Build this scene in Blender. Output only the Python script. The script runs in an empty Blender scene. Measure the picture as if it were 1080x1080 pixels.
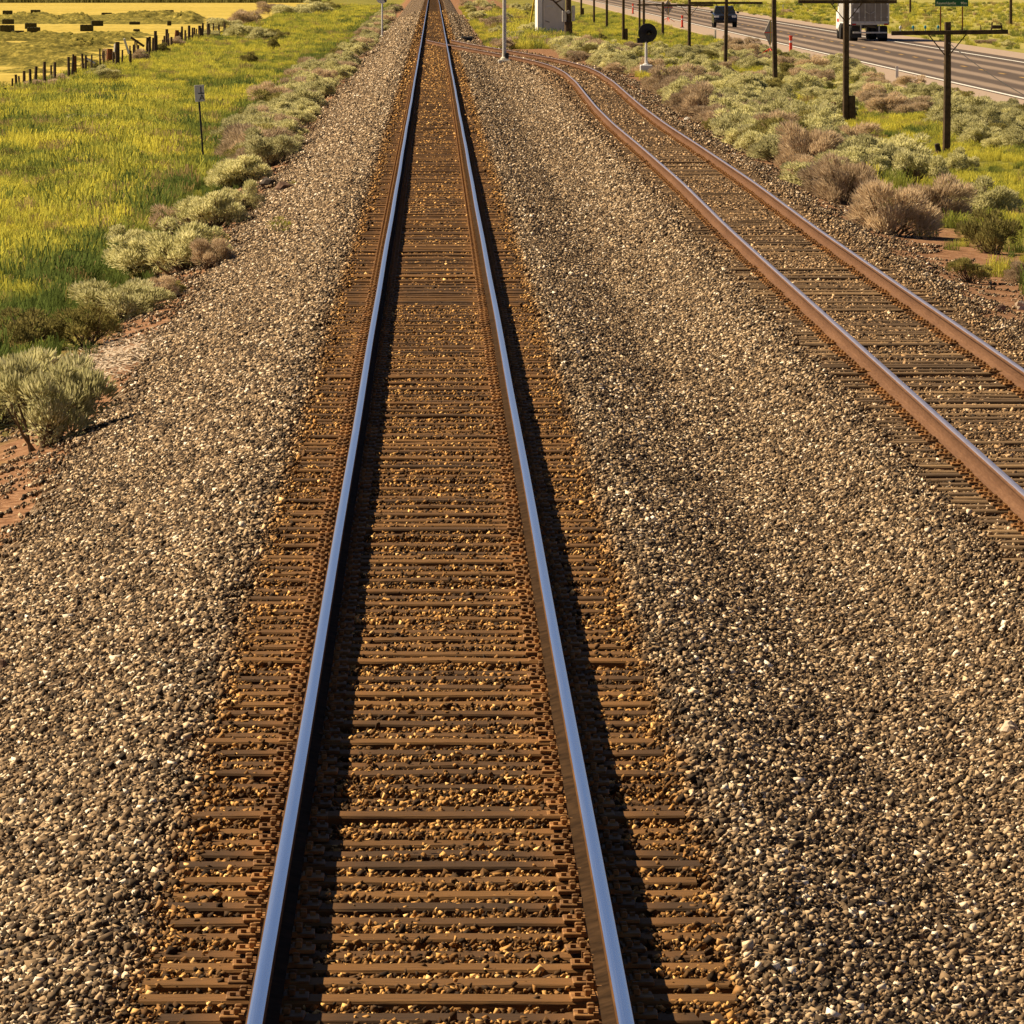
import bpy, math, random
import numpy as np
from math import radians as rad, pi

# ------------------------------------------------------------------ scene, camera, sky, sun, exposure
S = bpy.context.scene
COL = S.collection
F_PX, VPX, VPY, CX, CY = 7297.0, 457.0, -31.0, 540.0, 540.0      # in photograph pixels (1080 wide)
CAM_H, CAM_X = 4.257, -0.027
PITCH = math.atan((CY - VPY) / F_PX)
YAW = math.atan((CX - VPX) / F_PX * math.cos(PITCH))
cd = bpy.data.cameras.new('camera')
cam = bpy.data.objects.new('camera', cd)
COL.objects.link(cam)
cam.location = (CAM_X, 0, CAM_H)
cam.rotation_euler = (pi / 2 - PITCH, 0, -YAW)
cd.sensor_fit = 'HORIZONTAL'
cd.sensor_width = 36
cd.lens = 36 * F_PX / 1080
cd.clip_start = 0.5
cd.clip_end = 30000
S.camera = cam

SUN_EL, SUN_AZ = 41.0, -67.0            # azimuth clockwise from +Y (along the track): ahead and to the left
W = bpy.data.worlds.new('World')
S.world = W
W.use_nodes = True
sk = W.node_tree.nodes.new('ShaderNodeTexSky')
sk.sky_type = 'NISHITA'
sk.sun_disc = False
sk.sun_elevation = rad(SUN_EL)
sk.sun_rotation = rad(SUN_AZ)
sk.altitude = 1200
sk.air_density = 0.35
sk.dust_density = 1.5
sk.ozone_density = 3.0
bg = W.node_tree.nodes['Background']
bg.inputs[1].default_value = 0.05
W.node_tree.links.new(sk.outputs[0], bg.inputs[0])
sl = bpy.data.lights.new('sun', 'SUN')
sl.energy = 5.0
sl.angle = rad(0.5)
sl.color = (1.0, 0.81, 0.55)
sun = bpy.data.objects.new('sun', sl)
COL.objects.link(sun)
sun.location = (-60, 60, 60)
sun.rotation_euler = (pi / 2 - rad(SUN_EL), 0, pi - rad(SUN_AZ))
S.view_settings.view_transform = 'Standard'
S.view_settings.look = 'None'
S.view_settings.exposure = 0.92
S.view_settings.gamma = 1.0
S.view_settings.use_curve_mapping = False

S.cycles.max_bounces = 5
S.cycles.diffuse_bounces = 1

rng = np.random.default_rng(7)
RND = random.Random(11)


# ------------------------------------------------------------------ helpers
def at(px, py, z=0.0):
    """photograph pixel + real height -> world x, y (the point of that height seen there)"""
    x, y = (px - CX) / F_PX, -(py - CY) / F_PX
    cp, sp = math.cos(PITCH), math.sin(PITCH)
    fwd, up = cp + y * sp, -sp + y * cp
    dx = x * math.cos(YAW) + fwd * math.sin(YAW)
    dy = fwd * math.cos(YAW) - x * math.sin(YAW)
    t = (z - CAM_H) / up
    return CAM_X + dx * t, dy * t


def rotm(rx=0, ry=0, rz=0):
    cx, sx, cy, sy, cz, sz = math.cos(rx), math.sin(rx), math.cos(ry), math.sin(ry), math.cos(rz), math.sin(rz)
    X = np.array([[1, 0, 0], [0, cx, -sx], [0, sx, cx]])
    Y = np.array([[cy, 0, sy], [0, 1, 0], [-sy, 0, cy]])
    Z = np.array([[cz, -sz, 0], [sz, cz, 0], [0, 0, 1]])
    return Z @ Y @ X


class MB:
    def __init__(s):
        s.v, s.f, s.m = [], [], []

    def add(s, vs, fs, mi=0):
        o = len(s.v)
        s.v += [tuple(map(float, p)) for p in vs]
        s.f += [tuple(o + i for i in f) for f in fs]
        s.m += [mi] * len(fs)
        return s

    def box(s, c, d, r=(0, 0, 0), mi=0, bev=0.0, taper=1.0):
        hx, hy, hz = d[0] / 2, d[1] / 2, d[2] / 2
        R = rotm(*r)
        if bev <= 0:
            vs = [(x * hx * (taper if z > 0 else 1), y * hy * (taper if z > 0 else 1), z * hz)
                  for z in (-1, 1) for x, y in ((-1, -1), (1, -1), (1, 1), (-1, 1))]
            fs = [(3, 2, 1, 0), (4, 5, 6, 7), (0, 1, 5, 4), (1, 2, 6, 5), (2, 3, 7, 6), (3, 0, 4, 7)]
        else:
            b = bev
            ring = lambda ax, ay, z: [(-ax + b, -ay, z), (ax - b, -ay, z), (ax, -ay + b, z), (ax, ay - b, z),
                                      (ax - b, ay, z), (-ax + b, ay, z), (-ax, ay - b, z), (-ax, -ay + b, z)]
            vs = ring(hx - b, hy - b, -hz) + ring(hx, hy, -hz + b) + ring(hx, hy, hz - b) + ring(hx - b, hy - b, hz)
            fs = [tuple(range(7, -1, -1)), tuple(range(24, 32))]
            for k in range(3):
                fs += [(k * 8 + i, k * 8 + (i + 1) % 8, k * 8 + 8 + (i + 1) % 8, k * 8 + 8 + i) for i in range(8)]
        return s.add([R @ np.array(p) + np.array(c) for p in vs], fs, mi)

    def tube(s, p0, p1, r0, r1=None, n=8, mi=0, cap=True):
        r1 = r0 if r1 is None else r1
        p0, p1 = np.array(p0, float), np.array(p1, float)
        d = p1 - p0
        d = d / (np.linalg.norm(d) + 1e-9)
        a = np.cross(d, (0, 0, 1) if abs(d[2]) < .9 else (1, 0, 0))
        a /= np.linalg.norm(a)
        b = np.cross(d, a)
        vs = [p + r * (math.cos(2 * pi * i / n) * a + math.sin(2 * pi * i / n) * b) for p, r in ((p0, r0), (p1, r1)) for i in range(n)]
        fs = [(i, i + n, (i + 1) % n + n, (i + 1) % n) for i in range(n)]
        if cap:
            fs += [tuple(range(n)), tuple(range(2 * n - 1, n - 1, -1))]
        return s.add(vs, fs, mi)

    def path(s, pts, r, n=6, mi=0):
        for a, b in zip(pts[:-1], pts[1:]):
            s.tube(a, b, r, r, n, mi, True)
        return s

    def lathe(s, prof, n=16, c=(0, 0, 0), r=(0, 0, 0), mi=0):
        R = rotm(*r)
        vs = []
        for rr, z in prof:
            vs += [R @ np.array((rr * math.cos(2 * pi * i / n), rr * math.sin(2 * pi * i / n), z)) + np.array(c) for i in range(n)]
        fs = []
        for k in range(len(prof) - 1):
            fs += [(k * n + i, k * n + (i + 1) % n, k * n + n + (i + 1) % n, k * n + n + i) for i in range(n)]
        fs += [tuple(range(n - 1, -1, -1)), tuple(range((len(prof) - 1) * n, len(prof) * n))]
        return s.add(vs, fs, mi)

    def prism(s, poly, x0, x1, mi=0, axis='x'):
        """poly in (y, z) swept along x (or (x, z) along y)"""
        n = len(poly)
        if axis == 'x':
            vs = [(x0, p[0], p[1]) for p in poly] + [(x1, p[0], p[1]) for p in poly]
        else:
            vs = [(p[0], x0, p[1]) for p in poly] + [(p[0], x1, p[1]) for p in poly]
        fs = [(i, (i + 1) % n, (i + 1) % n + n, i + n) for i in range(n)] + [tuple(range(n - 1, -1, -1)), tuple(range(n, 2 * n))]
        return s.add(vs, fs, mi)

    def mesh(s, name):
        me = bpy.data.meshes.new(name)
        me.from_pydata(s.v, [], s.f)
        if any(s.m):
            me.polygons.foreach_set('material_index', s.m)
        me.update()
        return me


def link(o, parent=None):
    COL.objects.link(o)
    if parent is not None:
        o.parent = parent
    return o


def obj(name, mb, mats, parent=None, loc=(0, 0, 0), rz=0.0, smooth=False):
    me = mb.mesh(name) if isinstance(mb, MB) else mb
    if not me.materials:
        for m in (mats if isinstance(mats, (list, tuple)) else [mats]):
            me.materials.append(m)
    if smooth:
        me.polygons.foreach_set('use_smooth', [True] * len(me.polygons))
    o = bpy.data.objects.new(name, me)
    o.location = loc
    o.rotation_euler = (0, 0, rz)
    return link(o, parent)


def tag(o, label=None, cat=None, group=None, kind=None):
    if label: o['label'] = label
    if cat: o['category'] = cat
    if group: o['group'] = group
    if kind: o['kind'] = kind
    return o


def empty(name, loc=(0, 0, 0), rz=0.0, label=None, cat=None, group=None):
    e = bpy.data.objects.new(name, None)
    e.empty_display_size = 0.2
    e.location = loc
    e.rotation_euler = (0, 0, rz)
    link(e)
    return tag(e, label, cat, group)


def np_mesh(name, verts, tris_or_quads, face_attr=None, k=3):
    verts = np.asarray(verts, np.float32)
    f = np.asarray(tris_or_quads, np.int32)
    me = bpy.data.meshes.new(name)
    me.vertices.add(len(verts))
    me.vertices.foreach_set('co', verts.ravel())
    me.loops.add(f.size)
    me.loops.foreach_set('vertex_index', f.ravel())
    me.polygons.add(len(f))
    me.polygons.foreach_set('loop_start', np.arange(len(f), dtype=np.int32) * k)
    me.update(calc_edges=True)
    if face_attr is not None:
        for nm, arr in face_attr.items():
            a = me.attributes.new(nm, 'FLOAT', 'FACE')
            a.data.foreach_set('value', np.asarray(arr, np.float32))
    return me


# ------------------------------------------------------------------ materials
class NT:
    def __init__(s, name):
        s.m = bpy.data.materials.new(name)
        s.m.use_nodes = True
        s.t = s.m.node_tree
        s.b = s.t.nodes['Principled BSDF']
        s.out = s.t.nodes['Material Output']
        s.b.inputs['Specular IOR Level'].default_value = 0.25

    def n(s, typ, ins=None, **kw):
        nd = s.t.nodes.new(typ)
        for k, v in kw.items():
            setattr(nd, k, v)
        for k, v in (ins or {}).items():
            if hasattr(v, 'is_linked') or isinstance(v, bpy.types.NodeSocket):
                s.t.links.new(v, nd.inputs[k])
            else:
                nd.inputs[k].default_value = v
        return nd

    def set(s, **kw):
        for k, v in kw.items():
            i = s.b.inputs[k.replace('_', ' ')]
            if isinstance(v, bpy.types.NodeSocket):
                s.t.links.new(v, i)
            else:
                i.default_value = v
        return s

    def pos(s):
        return s.n('ShaderNodeNewGeometry').outputs['Position']

    def objc(s):
        return s.n('ShaderNodeTexCoord').outputs['Object']

    def scale(s, v, sc):
        return s.n('ShaderNodeVectorMath', {0: v, 1: sc}, operation='MULTIPLY').outputs[0]

    def noise(s, v, sc, det=3.0, rough=.55, col=False):
        nd = s.n('ShaderNodeTexNoise', {'Vector': v, 'Scale': sc, 'Detail': det, 'Roughness': rough})
        return nd.outputs['Color' if col else 'Fac']

    def vor(s, v, sc, out='Color', feature='F1'):
        return s.n('ShaderNodeTexVoronoi', {'Vector': v, 'Scale': sc}, feature=feature).outputs[out]

    def ramp(s, fac, stops, interp='LINEAR'):
        nd = s.n('ShaderNodeValToRGB', {'Fac': fac})
        cr = nd.color_ramp
        cr.interpolation = interp
        while len(cr.elements) < len(stops):
            cr.elements.new(0.5)
        for e, (p, c) in zip(cr.elements, stops):
            e.position = p
            e.color = tuple(c) + (1,) if len(c) == 3 else c
        return nd.outputs['Color']

    def math(s, op, a, b=0.0, c=None, clamp=False):
        ins = {0: a, 1: b}
        if c is not None: ins[2] = c
        return s.n('ShaderNodeMath', ins, operation=op, use_clamp=clamp).outputs[0]

    def mix(s, fac, a, b, blend='MIX'):
        nd = s.t.nodes.new('ShaderNodeMix')
        nd.data_type = 'RGBA'
        nd.blend_type = blend
        for i, v in ((0, fac), (6, a), (7, b)):
            if isinstance(v, bpy.types.NodeSocket):
                s.t.links.new(v, nd.inputs[i])
            else:
                nd.inputs[i].default_value = (tuple(v) + (1,)) if i and len(v) == 3 else v
        return nd.outputs[2]

    def sep(s, v):
        return s.n('ShaderNodeSeparateXYZ', {0: v}).outputs

    def step(s, v, a, b):
        return s.n('ShaderNodeMapRange', {0: v, 1: a, 2: b, 3: 0.0, 4: 1.0}, interpolation_type='SMOOTHSTEP').outputs[0]

    def bump(s, h, strength=.5, dist=.02):
        nd = s.n('ShaderNodeBump', {'Height': h, 'Strength': strength, 'Distance': dist})
        s.t.links.new(nd.outputs[0], s.b.inputs['Normal'])
        return s

    def rnd(s):
        return s.n('ShaderNodeObjectInfo').outputs['Random']

    def attr(s, name):
        return s.n('ShaderNodeAttribute', attribute_name=name).outputs['Fac']

    def translucent(s, col, fac):
        d = s.n('ShaderNodeBsdfDiffuse', {'Color': col})
        t = s.n('ShaderNodeBsdfTranslucent', {'Color': col})
        mx = s.n('ShaderNodeMixShader', {0: fac, 1: d.outputs[0], 2: t.outputs[0]})
        s.t.links.new(mx.outputs[0], s.out.inputs['Surface'])
        return s.m


def plain(name, col, rough=.6, metal=0.0, var=.25, sc=6.0, spec=.25, bump=0.0):
    t = NT(name)
    nz = t.noise(t.objc(), sc, 4.0)
    c0 = tuple(x * (1 - var) for x in col)
    c1 = tuple(min(1, x * (1 + var)) for x in col)
    t.set(Base_Color=t.ramp(nz, [(.3, c0), (.7, c1)]), Roughness=rough, Metallic=metal, Specular_IOR_Level=spec)
    if bump:
        t.bump(nz, bump, .01)
    return t.m


M = {}


def gravel_colour(t, r, px):
    """stone colours from a 0..1 random value, rust-stained close to the two tracks"""
    base = t.ramp(r, [(0.0, (.020, .013, .008)), (.28, (.065, .043, .025)), (.52, (.16, .107, .06)), (.72, (.29, .198, .112)),
                      (.86, (.47, .34, .20)), (.95, (.68, .53, .35)), (1.0, (.88, .79, .64))])
    nz = t.noise(t.pos(), .9, 3.0)
    w = t.math('ADD', px, t.math('MULTIPLY', t.math('SUBTRACT', nz, .5), .2))
    ax = t.math('ABSOLUTE', w)
    near = t.math('SUBTRACT', 1.0, t.step(ax, 1.24, 1.46))
    rust = t.mix(1.0, base, (1.04, .735, .31, 1), 'MULTIPLY')
    c = t.mix(t.math('MULTIPLY', near, .92), base, rust)
    sid = t.math('ABSOLUTE', t.math('SUBTRACT', w, 5.95))
    ns = t.math('SUBTRACT', 1.0, t.step(sid, .9, 1.7))
    return t.mix(t.math('MULTIPLY', ns, .45), c, t.mix(1.0, base, (.88, .66, .40, 1), 'MULTIPLY'))


def make_materials():
    t = NT('gravel_stone')
    r = t.math('FRACT', t.math('ADD', t.attr('r'), t.rnd()))
    c = gravel_colour(t, r, t.sep(t.pos())[0])
    nz = t.noise(t.pos(), 60.0, 2.0)
    c = t.mix(1.0, c, t.ramp(nz, [(.3, (.78, .78, .78)), (.7, (1.15, 1.12, 1.08))]), 'MULTIPLY')
    t.set(Base_Color=c, Roughness=.85, Specular_IOR_Level=.2)
    M['stone'] = t.m

    t = NT('ballast_ground')
    p = t.pos()
    v1 = t.vor(p, 21.0)
    r1 = t.sep(v1)[0]
    c = gravel_colour(t, r1, t.sep(p)[0])
    d = t.vor(p, 21.0, 'Distance')
    big = t.noise(t.scale(p, (1, .5, 1)), 2.2, 5.0, .7)
    c = t.mix(1.0, c, t.ramp(big, [(.3, (.5, .5, .5)), (.7, (1.35, 1.3, 1.25))]), 'MULTIPLY')
    c = t.mix(t.step(d, .35, .75), c, t.mix(1.0, c, (.55, .5, .45, 1), 'MULTIPLY'))
    t.set(Base_Color=c, Roughness=.9, Specular_IOR_Level=.15)
    t.bump(t.math('ADD', t.math('MULTIPLY', d, -1.0), t.math('MULTIPLY', r1, .5)), 1.0, .045)
    M['ballast'] = t.m

    t = NT('tie_wood')
    o = t.objc()
    g = t.noise(t.scale(o, (1.2, 22, 22)), 3.0, 5.0, .65)
    r = t.rnd()
    c = t.ramp(g, [(.25, (.042, .020, .005)), (.5, (.095, .047, .012)), (.75, (.165, .085, .024))])
    c = t.mix(1.0, c, t.ramp(r, [(0, (.5, .47, .42)), (.5, (1, .92, .8)), (1, (1.7, 1.6, 1.4))]), 'MULTIPLY')
    ax = t.math('ABSOLUTE', t.sep(o)[0])
    rz = t.math('SUBTRACT', 1.0, t.step(t.math('ABSOLUTE', t.math('SUBTRACT', ax, .75)), .12, .4))
    c = t.mix(t.math('MULTIPLY', rz, .5), c, (.24, .105, .025))
    t.set(Base_Color=c, Roughness=.85)
    t.bump(g, .7, .012)
    M['tie'] = t.m

    t = NT('old_tie_wood')
    o = t.objc()
    g = t.noise(t.scale(o, (1.0, 25, 25)), 3.0, 5.0, .65)
    r = t.rnd()
    c = t.ramp(g, [(.25, (.06, .034, .014)), (.5, (.15, .092, .042)), (.75, (.30, .20, .105))])
    c = t.mix(1.0, c, t.ramp(r, [(0, (.55, .52, .5)), (.6, (1, .98, .95)), (1, (1.7, 1.7, 1.65))]), 'MULTIPLY')
    t.set(Base_Color=c, Roughness=.85)
    t.bump(g, .8, .014)
    M['old_tie'] = t.m

    for nm, c0, c1, c2 in (('rail_rust', (.045, .022, .008), (.095, .046, .016), (.16, .08, .028)),
                           ('siding_rust', (.07, .035, .019), (.13, .068, .038), (.20, .11, .062))):
        t = NT(nm)
        p = t.pos()
        nz = t.noise(t.scale(p, (12, .7, 12)), 4.0, 5.0, .65)
        lo = t.noise(t.scale(p, (1, .12, 1)), 2.0, 4.0, .7)
        nz = t.math('ADD', t.math('MULTIPLY', nz, .6), t.math('MULTIPLY', lo, .4))
        t.set(Base_Color=t.ramp(nz, [(.25, c0), (.5, c1), (.75, c2)]), Roughness=.9, Metallic=.0, Specular_IOR_Level=.05)
        t.bump(nz, .3, .004)
        M[nm] = t.m
    t = NT('rail_polished_steel')
    p = t.pos()
    nz = t.noise(t.scale(p, (70, .10, 1)), 3.0, 4.0, .7)
    t.set(Base_Color=t.ramp(nz, [(.3, (.74, .77, .86)), (.7, (.90, .92, .98))]), Metallic=1.0,
          Roughness=t.n('ShaderNodeMapRange', {0: nz, 1: .3, 2: .7, 3: .16, 4: .26}).outputs[0])
    M['rail_top'] = t.m
    t = NT('rail_dull_steel')
    nz = t.noise(t.scale(t.pos(), (40, .6, 1)), 3.0, 4.0)
    t.set(Base_Color=t.ramp(nz, [(.3, (.60, .50, .50)), (.7, (.84, .78, .82))]), Metallic=.9, Roughness=.34)
    M['siding_top'] = t.m
    M['rail_grime_shade'] = plain('rail_grime_shade', (.034, .019, .009), .95, var=.5, sc=9, spec=.03)  # foot dirt with the shade around the fastenings mixed into the colour
    t = NT('tie_plate_rust')
    nz = t.noise(t.pos(), 14.0, 4.0)
    c = t.ramp(nz, [(.25, (.11, .05, .015)), (.5, (.24, .115, .034)), (.75, (.38, .20, .065))])
    c = t.mix(1.0, c, t.ramp(t.rnd(), [(0, (.6, .6, .6)), (1, (1.3, 1.25, 1.15))]), 'MULTIPLY')
    t.set(Base_Color=c, Roughness=.75)
    M['plate'] = t.m

    # ground: soil near the tracks, yellow-green meadow, dry strips by the road
    t = NT('ground_soil_and_meadow')
    p = t.pos()
    x = t.sep(p)[0]
    n1 = t.noise(p, .12, 4.0)
    n2 = t.noise(p, 5.0, 5.0, .7)
    n3 = t.noise(t.scale(p, (1, .35, 1)), .07, 3.0)
    mead = t.ramp(n1, [(.3, (.12, .13, .035)), (.5, (.22, .20, .045)), (.7, (.32, .28, .06))])
    mead = t.mix(1.0, mead, t.ramp(n2, [(.3, (.6, .6, .6)), (.7, (1.3, 1.3, 1.2))]), 'MULTIPLY')
    soil = t.ramp(n2, [(.28, (.10, .048, .025)), (.5, (.24, .125, .065)), (.72, (.40, .25, .15))])
    wob = t.math('ADD', x, t.math('MULTIPLY', t.math('SUBTRACT', t.noise(p, .35, 3.0), .5), 2.2))
    ls = t.math('SUBTRACT', 1.0, t.step(t.math('MULTIPLY', wob, -1.0), 4.9, 5.9))
    rs = t.math('SUBTRACT', 1.0, t.step(wob, 9.5, 11.5))
    near = t.math('MULTIPLY', ls, rs)
    c = t.mix(near, mead, soil)
    far = t.math('MULTIPLY', t.step(x, 33.0, 36.0), .8)
    tan = t.ramp(t.noise(t.scale(p, (.5, .12, 1)), .22, 4.0, .65), [(.35, (.31, .29, .08)), (.52, (.40, .35, .10)), (.66, (.48, .38, .15)), (.75, (.46, .32, .17))])
    c = t.mix(far, c, t.mix(1.0, tan, t.ramp(n2, [(.3, (.75, .75, .75)), (.7, (1.15, 1.15, 1.1))]), 'MULTIPLY'))
    t.set(Base_Color=c, Roughness=1.0, Specular_IOR_Level=.05)
    t.bump(n2, .8, .08)
    M['ground'] = t.m

    t = NT('hay_stubble')
    p = t.pos()
    n1 = t.noise(t.scale(p, (.12, .5, 1)), .35, 6.0, .72)
    n2 = t.noise(t.scale(p, (1, .3, 1)), 1.2, 4.0, .75)
    c = t.ramp(n1, [(.3, (.33, .25, .045)), (.5, (.47, .36, .075)), (.7, (.60, .47, .13))])
    c = t.mix(1.0, c, t.ramp(n2, [(.32, (.55, .56, .5)), (.5, (1, 1, 1)), (.7, (1.15, 1.12, 1.1))]), 'MULTIPLY')
    t.set(Base_Color=c, Roughness=1.0, Specular_IOR_Level=.05)
    t.bump(n2, .6, .06)
    M['stubble'] = t.m
    t = NT('mown_hay')
    p = t.pos()
    n1 = t.noise(p, 1.6, 5.0, .7)
    c = t.ramp(n1, [(.3, (.06, .06, .014)), (.5, (.17, .145, .03)), (.68, (.40, .32, .07))])
    t.set(Base_Color=c, Roughness=1.0, Specular_IOR_Level=.05)
    t.bump(n1, 1.0, .12)
    M['mown'] = t.m
    M['bale'] = plain('hay_bale', (.045, .042, .016), .95, var=.5, sc=5.0, bump=.6)
    t = NT('green_crop')
    n1 = t.noise(t.scale(t.pos(), (.3, 1, 1)), .3, 5.0, .7)
    t.set(Base_Color=t.ramp(n1, [(.3, (.10, .12, .02)), (.6, (.22, .21, .035)), (.8, (.30, .27, .05))]), Roughness=1.0, Specular_IOR_Level=.05)
    t.bump(n1, 1.0, .2)
    M['crop'] = t.m

    # foliage
    def foliage(name, dark, mid, light, trans=.35, tint=.25):
        t = NT(name)
        r = t.attr('r')
        c = t.ramp(r, [(0, dark), (.5, mid), (1, light)])
        c = t.mix(1.0, c, t.ramp(t.rnd(), [(0, (1 - tint,) * 3), (1, (1 + tint, 1 + tint, 1 + tint * .8))]), 'MULTIPLY')
        return t.translucent(c, trans)
    M['sage'] = foliage('sagebrush_leaves', (.35, .335, .15), (.62, .585, .29), (.78, .73, .43), .42)
    M['sage_olive'] = foliage('olive_brush_leaves', (.14, .13, .04), (.28, .25, .085), (.42, .36, .13))
    M['dry'] = foliage('dry_brush_twigs', (.32, .235, .15), (.56, .43, .28), (.74, .59, .41), .35)
    M['weed'] = foliage('weed_leaves', (.16, .20, .03), (.34, .36, .05), (.55, .50, .06), .4)
    M['stem'] = plain('woody_stem', (.14, .095, .055), .9, var=.4, sc=20)

    def meadow(name, far=False):
        t = NT(name)
        loc = t.n('ShaderNodeObjectInfo').outputs['Location']
        n1 = t.noise(t.scale(loc, (1, .55, 1)), .16, 3.0)
        n2 = t.noise(loc, .5, 2.0)
        f = t.math('ADD', t.math('MULTIPLY', n1, .65), t.math('MULTIPLY', n2, .35))
        f = t.math('ADD', f, t.math('MULTIPLY', t.math('SUBTRACT', t.rnd(), .5), .18))
        lx = t.sep(loc)[0]                                   # greener, lower growth close to the embankment
        edge = t.math('SUBTRACT', 1.0, t.step(t.math('MULTIPLY', lx, -1.0), 5.6, 9.2))
        edge = t.math('MULTIPLY', edge, t.math('LESS_THAN', lx, 0.0))
        f = t.math('SUBTRACT', f, t.math('MULTIPLY', edge, .17))
        base = t.ramp(f, [(.36, (.085, .115, .03)), (.46, (.22, .235, .05)), (.57, (.40, .38, .07))])
        tip = t.ramp(f, [(.37, (.13, .18, .045)), (.47, (.42, .425, .075)), (.57, (.74, .66, .09))])
        c = t.mix(t.attr('r'), base, tip)
        dead = t.math('GREATER_THAN', t.math('FRACT', t.math('MULTIPLY', t.rnd(), 7.31)), .91)
        c = t.mix(dead, c, (.36, .27, .11))
        return t.translucent(c, .45)
    M['grass'] = meadow('meadow_grass')

    # road
    t = NT('worn_asphalt')
    o = t.objc()
    x = t.sep(o)[0]
    nz = t.noise(t.scale(o, (1.0, .04, 1)), 2.2, 4.0)
    n2 = t.noise(o, 9.0, 4.0)
    tracks = None
    for cx in (1.0, 2.75, 5.1, 6.9):
        g = t.math('SUBTRACT', 1.0, t.step(t.math('ABSOLUTE', t.math('SUBTRACT', t.math('ADD', x, t.math('MULTIPLY', t.math('SUBTRACT', nz, .5), .5)), cx)), .15, .62))
        tracks = g if tracks is None else t.math('MAXIMUM', tracks, g)
    c = t.mix(tracks, (.082, .058, .042), (.25, .185, .135))
    c = t.mix(1.0, c, t.ramp(n2, [(.3, (.8, .8, .8)), (.7, (1.2, 1.2, 1.2))]), 'MULTIPLY')
    t.set(Base_Color=c, Roughness=.85)
    M['asphalt'] = t.m
    t = NT('road_shoulder_gravel')
    nz = t.noise(t.pos(), 4.0, 5.0, .7)
    t.set(Base_Color=t.ramp(nz, [(.3, (.28, .205, .15)), (.7, (.42, .32, .24))]), Roughness=.95)
    M['shoulder'] = t.m
    M['line_white'] = plain('road_paint_white', (.72, .70, .64), .7, var=.2, sc=3)
    M['line_yellow'] = plain('road_paint_yellow', (.40, .24, .06), .7, var=.2, sc=3)

    # made things
    M['pole'] = plain('weathered_pole_wood', (.085, .055, .028), .9, var=.5, sc=7, bump=.4)
    M['post_red'] = plain('red_brown_post', (.16, .055, .02), .9, var=.4, sc=9, bump=.4)
    M['post'] = plain('grey_brown_post', (.075, .05, .03), .9, var=.5, sc=9, bump=.4)
    M['white_wood'] = plain('bleached_board', (.72, .69, .62), .8, var=.12)
    M['grey_paint'] = plain('light_grey_metal', (.66, .60, .52), .55, var=.08, sc=2)
    M['white_paint'] = plain('white_paint', (.78, .77, .74), .5, var=.06, sc=3)
    M['silver'] = plain('galvanised_steel', (.60, .57, .50), .5, .15, var=.15)
    M['aluminium'] = plain('brushed_trailer_metal', (.27, .24, .20), .6, .1, var=.22, sc=1.5)
    M['concrete'] = plain('pale_concrete', (.60, .56, .46), .9, var=.15, bump=.3)
    M['black'] = plain('black_paint', (.03, .03, .03), .55, var=.3)
    M['rubber'] = plain('tyre_rubber', (.016, .015, .014), .85, var=.3)
    M['yellow_plastic'] = plain('yellow_plastic', (.72, .52, .03), .5, var=.1)
    M['orange'] = plain('orange_plastic', (.80, .075, .03), .5, var=.12)
    M['green_sign'] = plain('green_sign_sheet', (.008, .085, .045), .4, var=.1)
    M['sign_grey'] = plain('grey_sign_back', (.42, .40, .36), .6, var=.12)
    M['sign_dark'] = plain('grey_brown_sign_fabric', (.36, .33, .28), .7, var=.2)
    M['red'] = plain('red_paint', (.45, .03, .02), .4, var=.15)
    M['car_paint'] = plain('dark_blue_black_paint', (.012, .014, .02), .22, .0, var=.1, spec=.6)
    M['glass'] = plain('dark_glass', (.012, .014, .016), .08, var=.1, spec=.7)
    M['lamp'] = plain('headlamp_glass', (.80, .78, .72), .2, var=.05)
    M['blue_glass'] = plain('blue_green_insulator_glass', (.05, .30, .36), .25, var=.2, spec=.6)
    M['rock'] = plain('brown_rock', (.17, .10, .065), .95, var=.45, sc=9, bump=.7)
    M['rock_dark'] = plain('dark_rock', (.05, .038, .03), .95, var=.4, sc=9, bump=.7)
    M['pale_dirt'] = plain('pale_dry_litter', (.55, .44, .32), .95, var=.35, sc=18, bump=.6)
    M['wire'] = plain('wire', (.03, .026, .022), .7)


make_materials()

# ------------------------------------------------------------------ lie of the land
_D = np.array([-60, 20, 56, 119, 145, 175, 200, 225, 250, 275, 300, 318, 335, 352, 376, 401, 428, 455, 500])
_C = np.array([5.70, 5.70, 5.72, 5.80, 5.93, 5.95, 5.93, 6.02, 6.20, 6.40, 6.45, 6.24, 5.64, 4.74, 3.14, 1.5, 0.25, 0.0, 0.0])
_yy = np.arange(-60, 500.1, 1.0)
_cc = np.interp(_yy, _D, _C)
_kern = np.hanning(23); _kern /= _kern.sum()
_pad = np.concatenate([np.full(11, _cc[0]), _cc, np.full(11, _cc[-1])])
_cs = np.convolve(_pad, _kern, 'valid')


def sid_x(y): return np.interp(y, _yy, _cs)
def sid_z(y): return np.interp(y, [-60, 290, 395], [-.15, -.15, 0.0])


TIE_TOP = -.205


def wob(x, y):
    return .5 * np.sin(x * .9 + y * .31) + .3 * np.sin(x * 2.3 - y * .83 + 1.7) + .2 * np.sin(y * 1.9 + x * .4 + .6)


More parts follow.
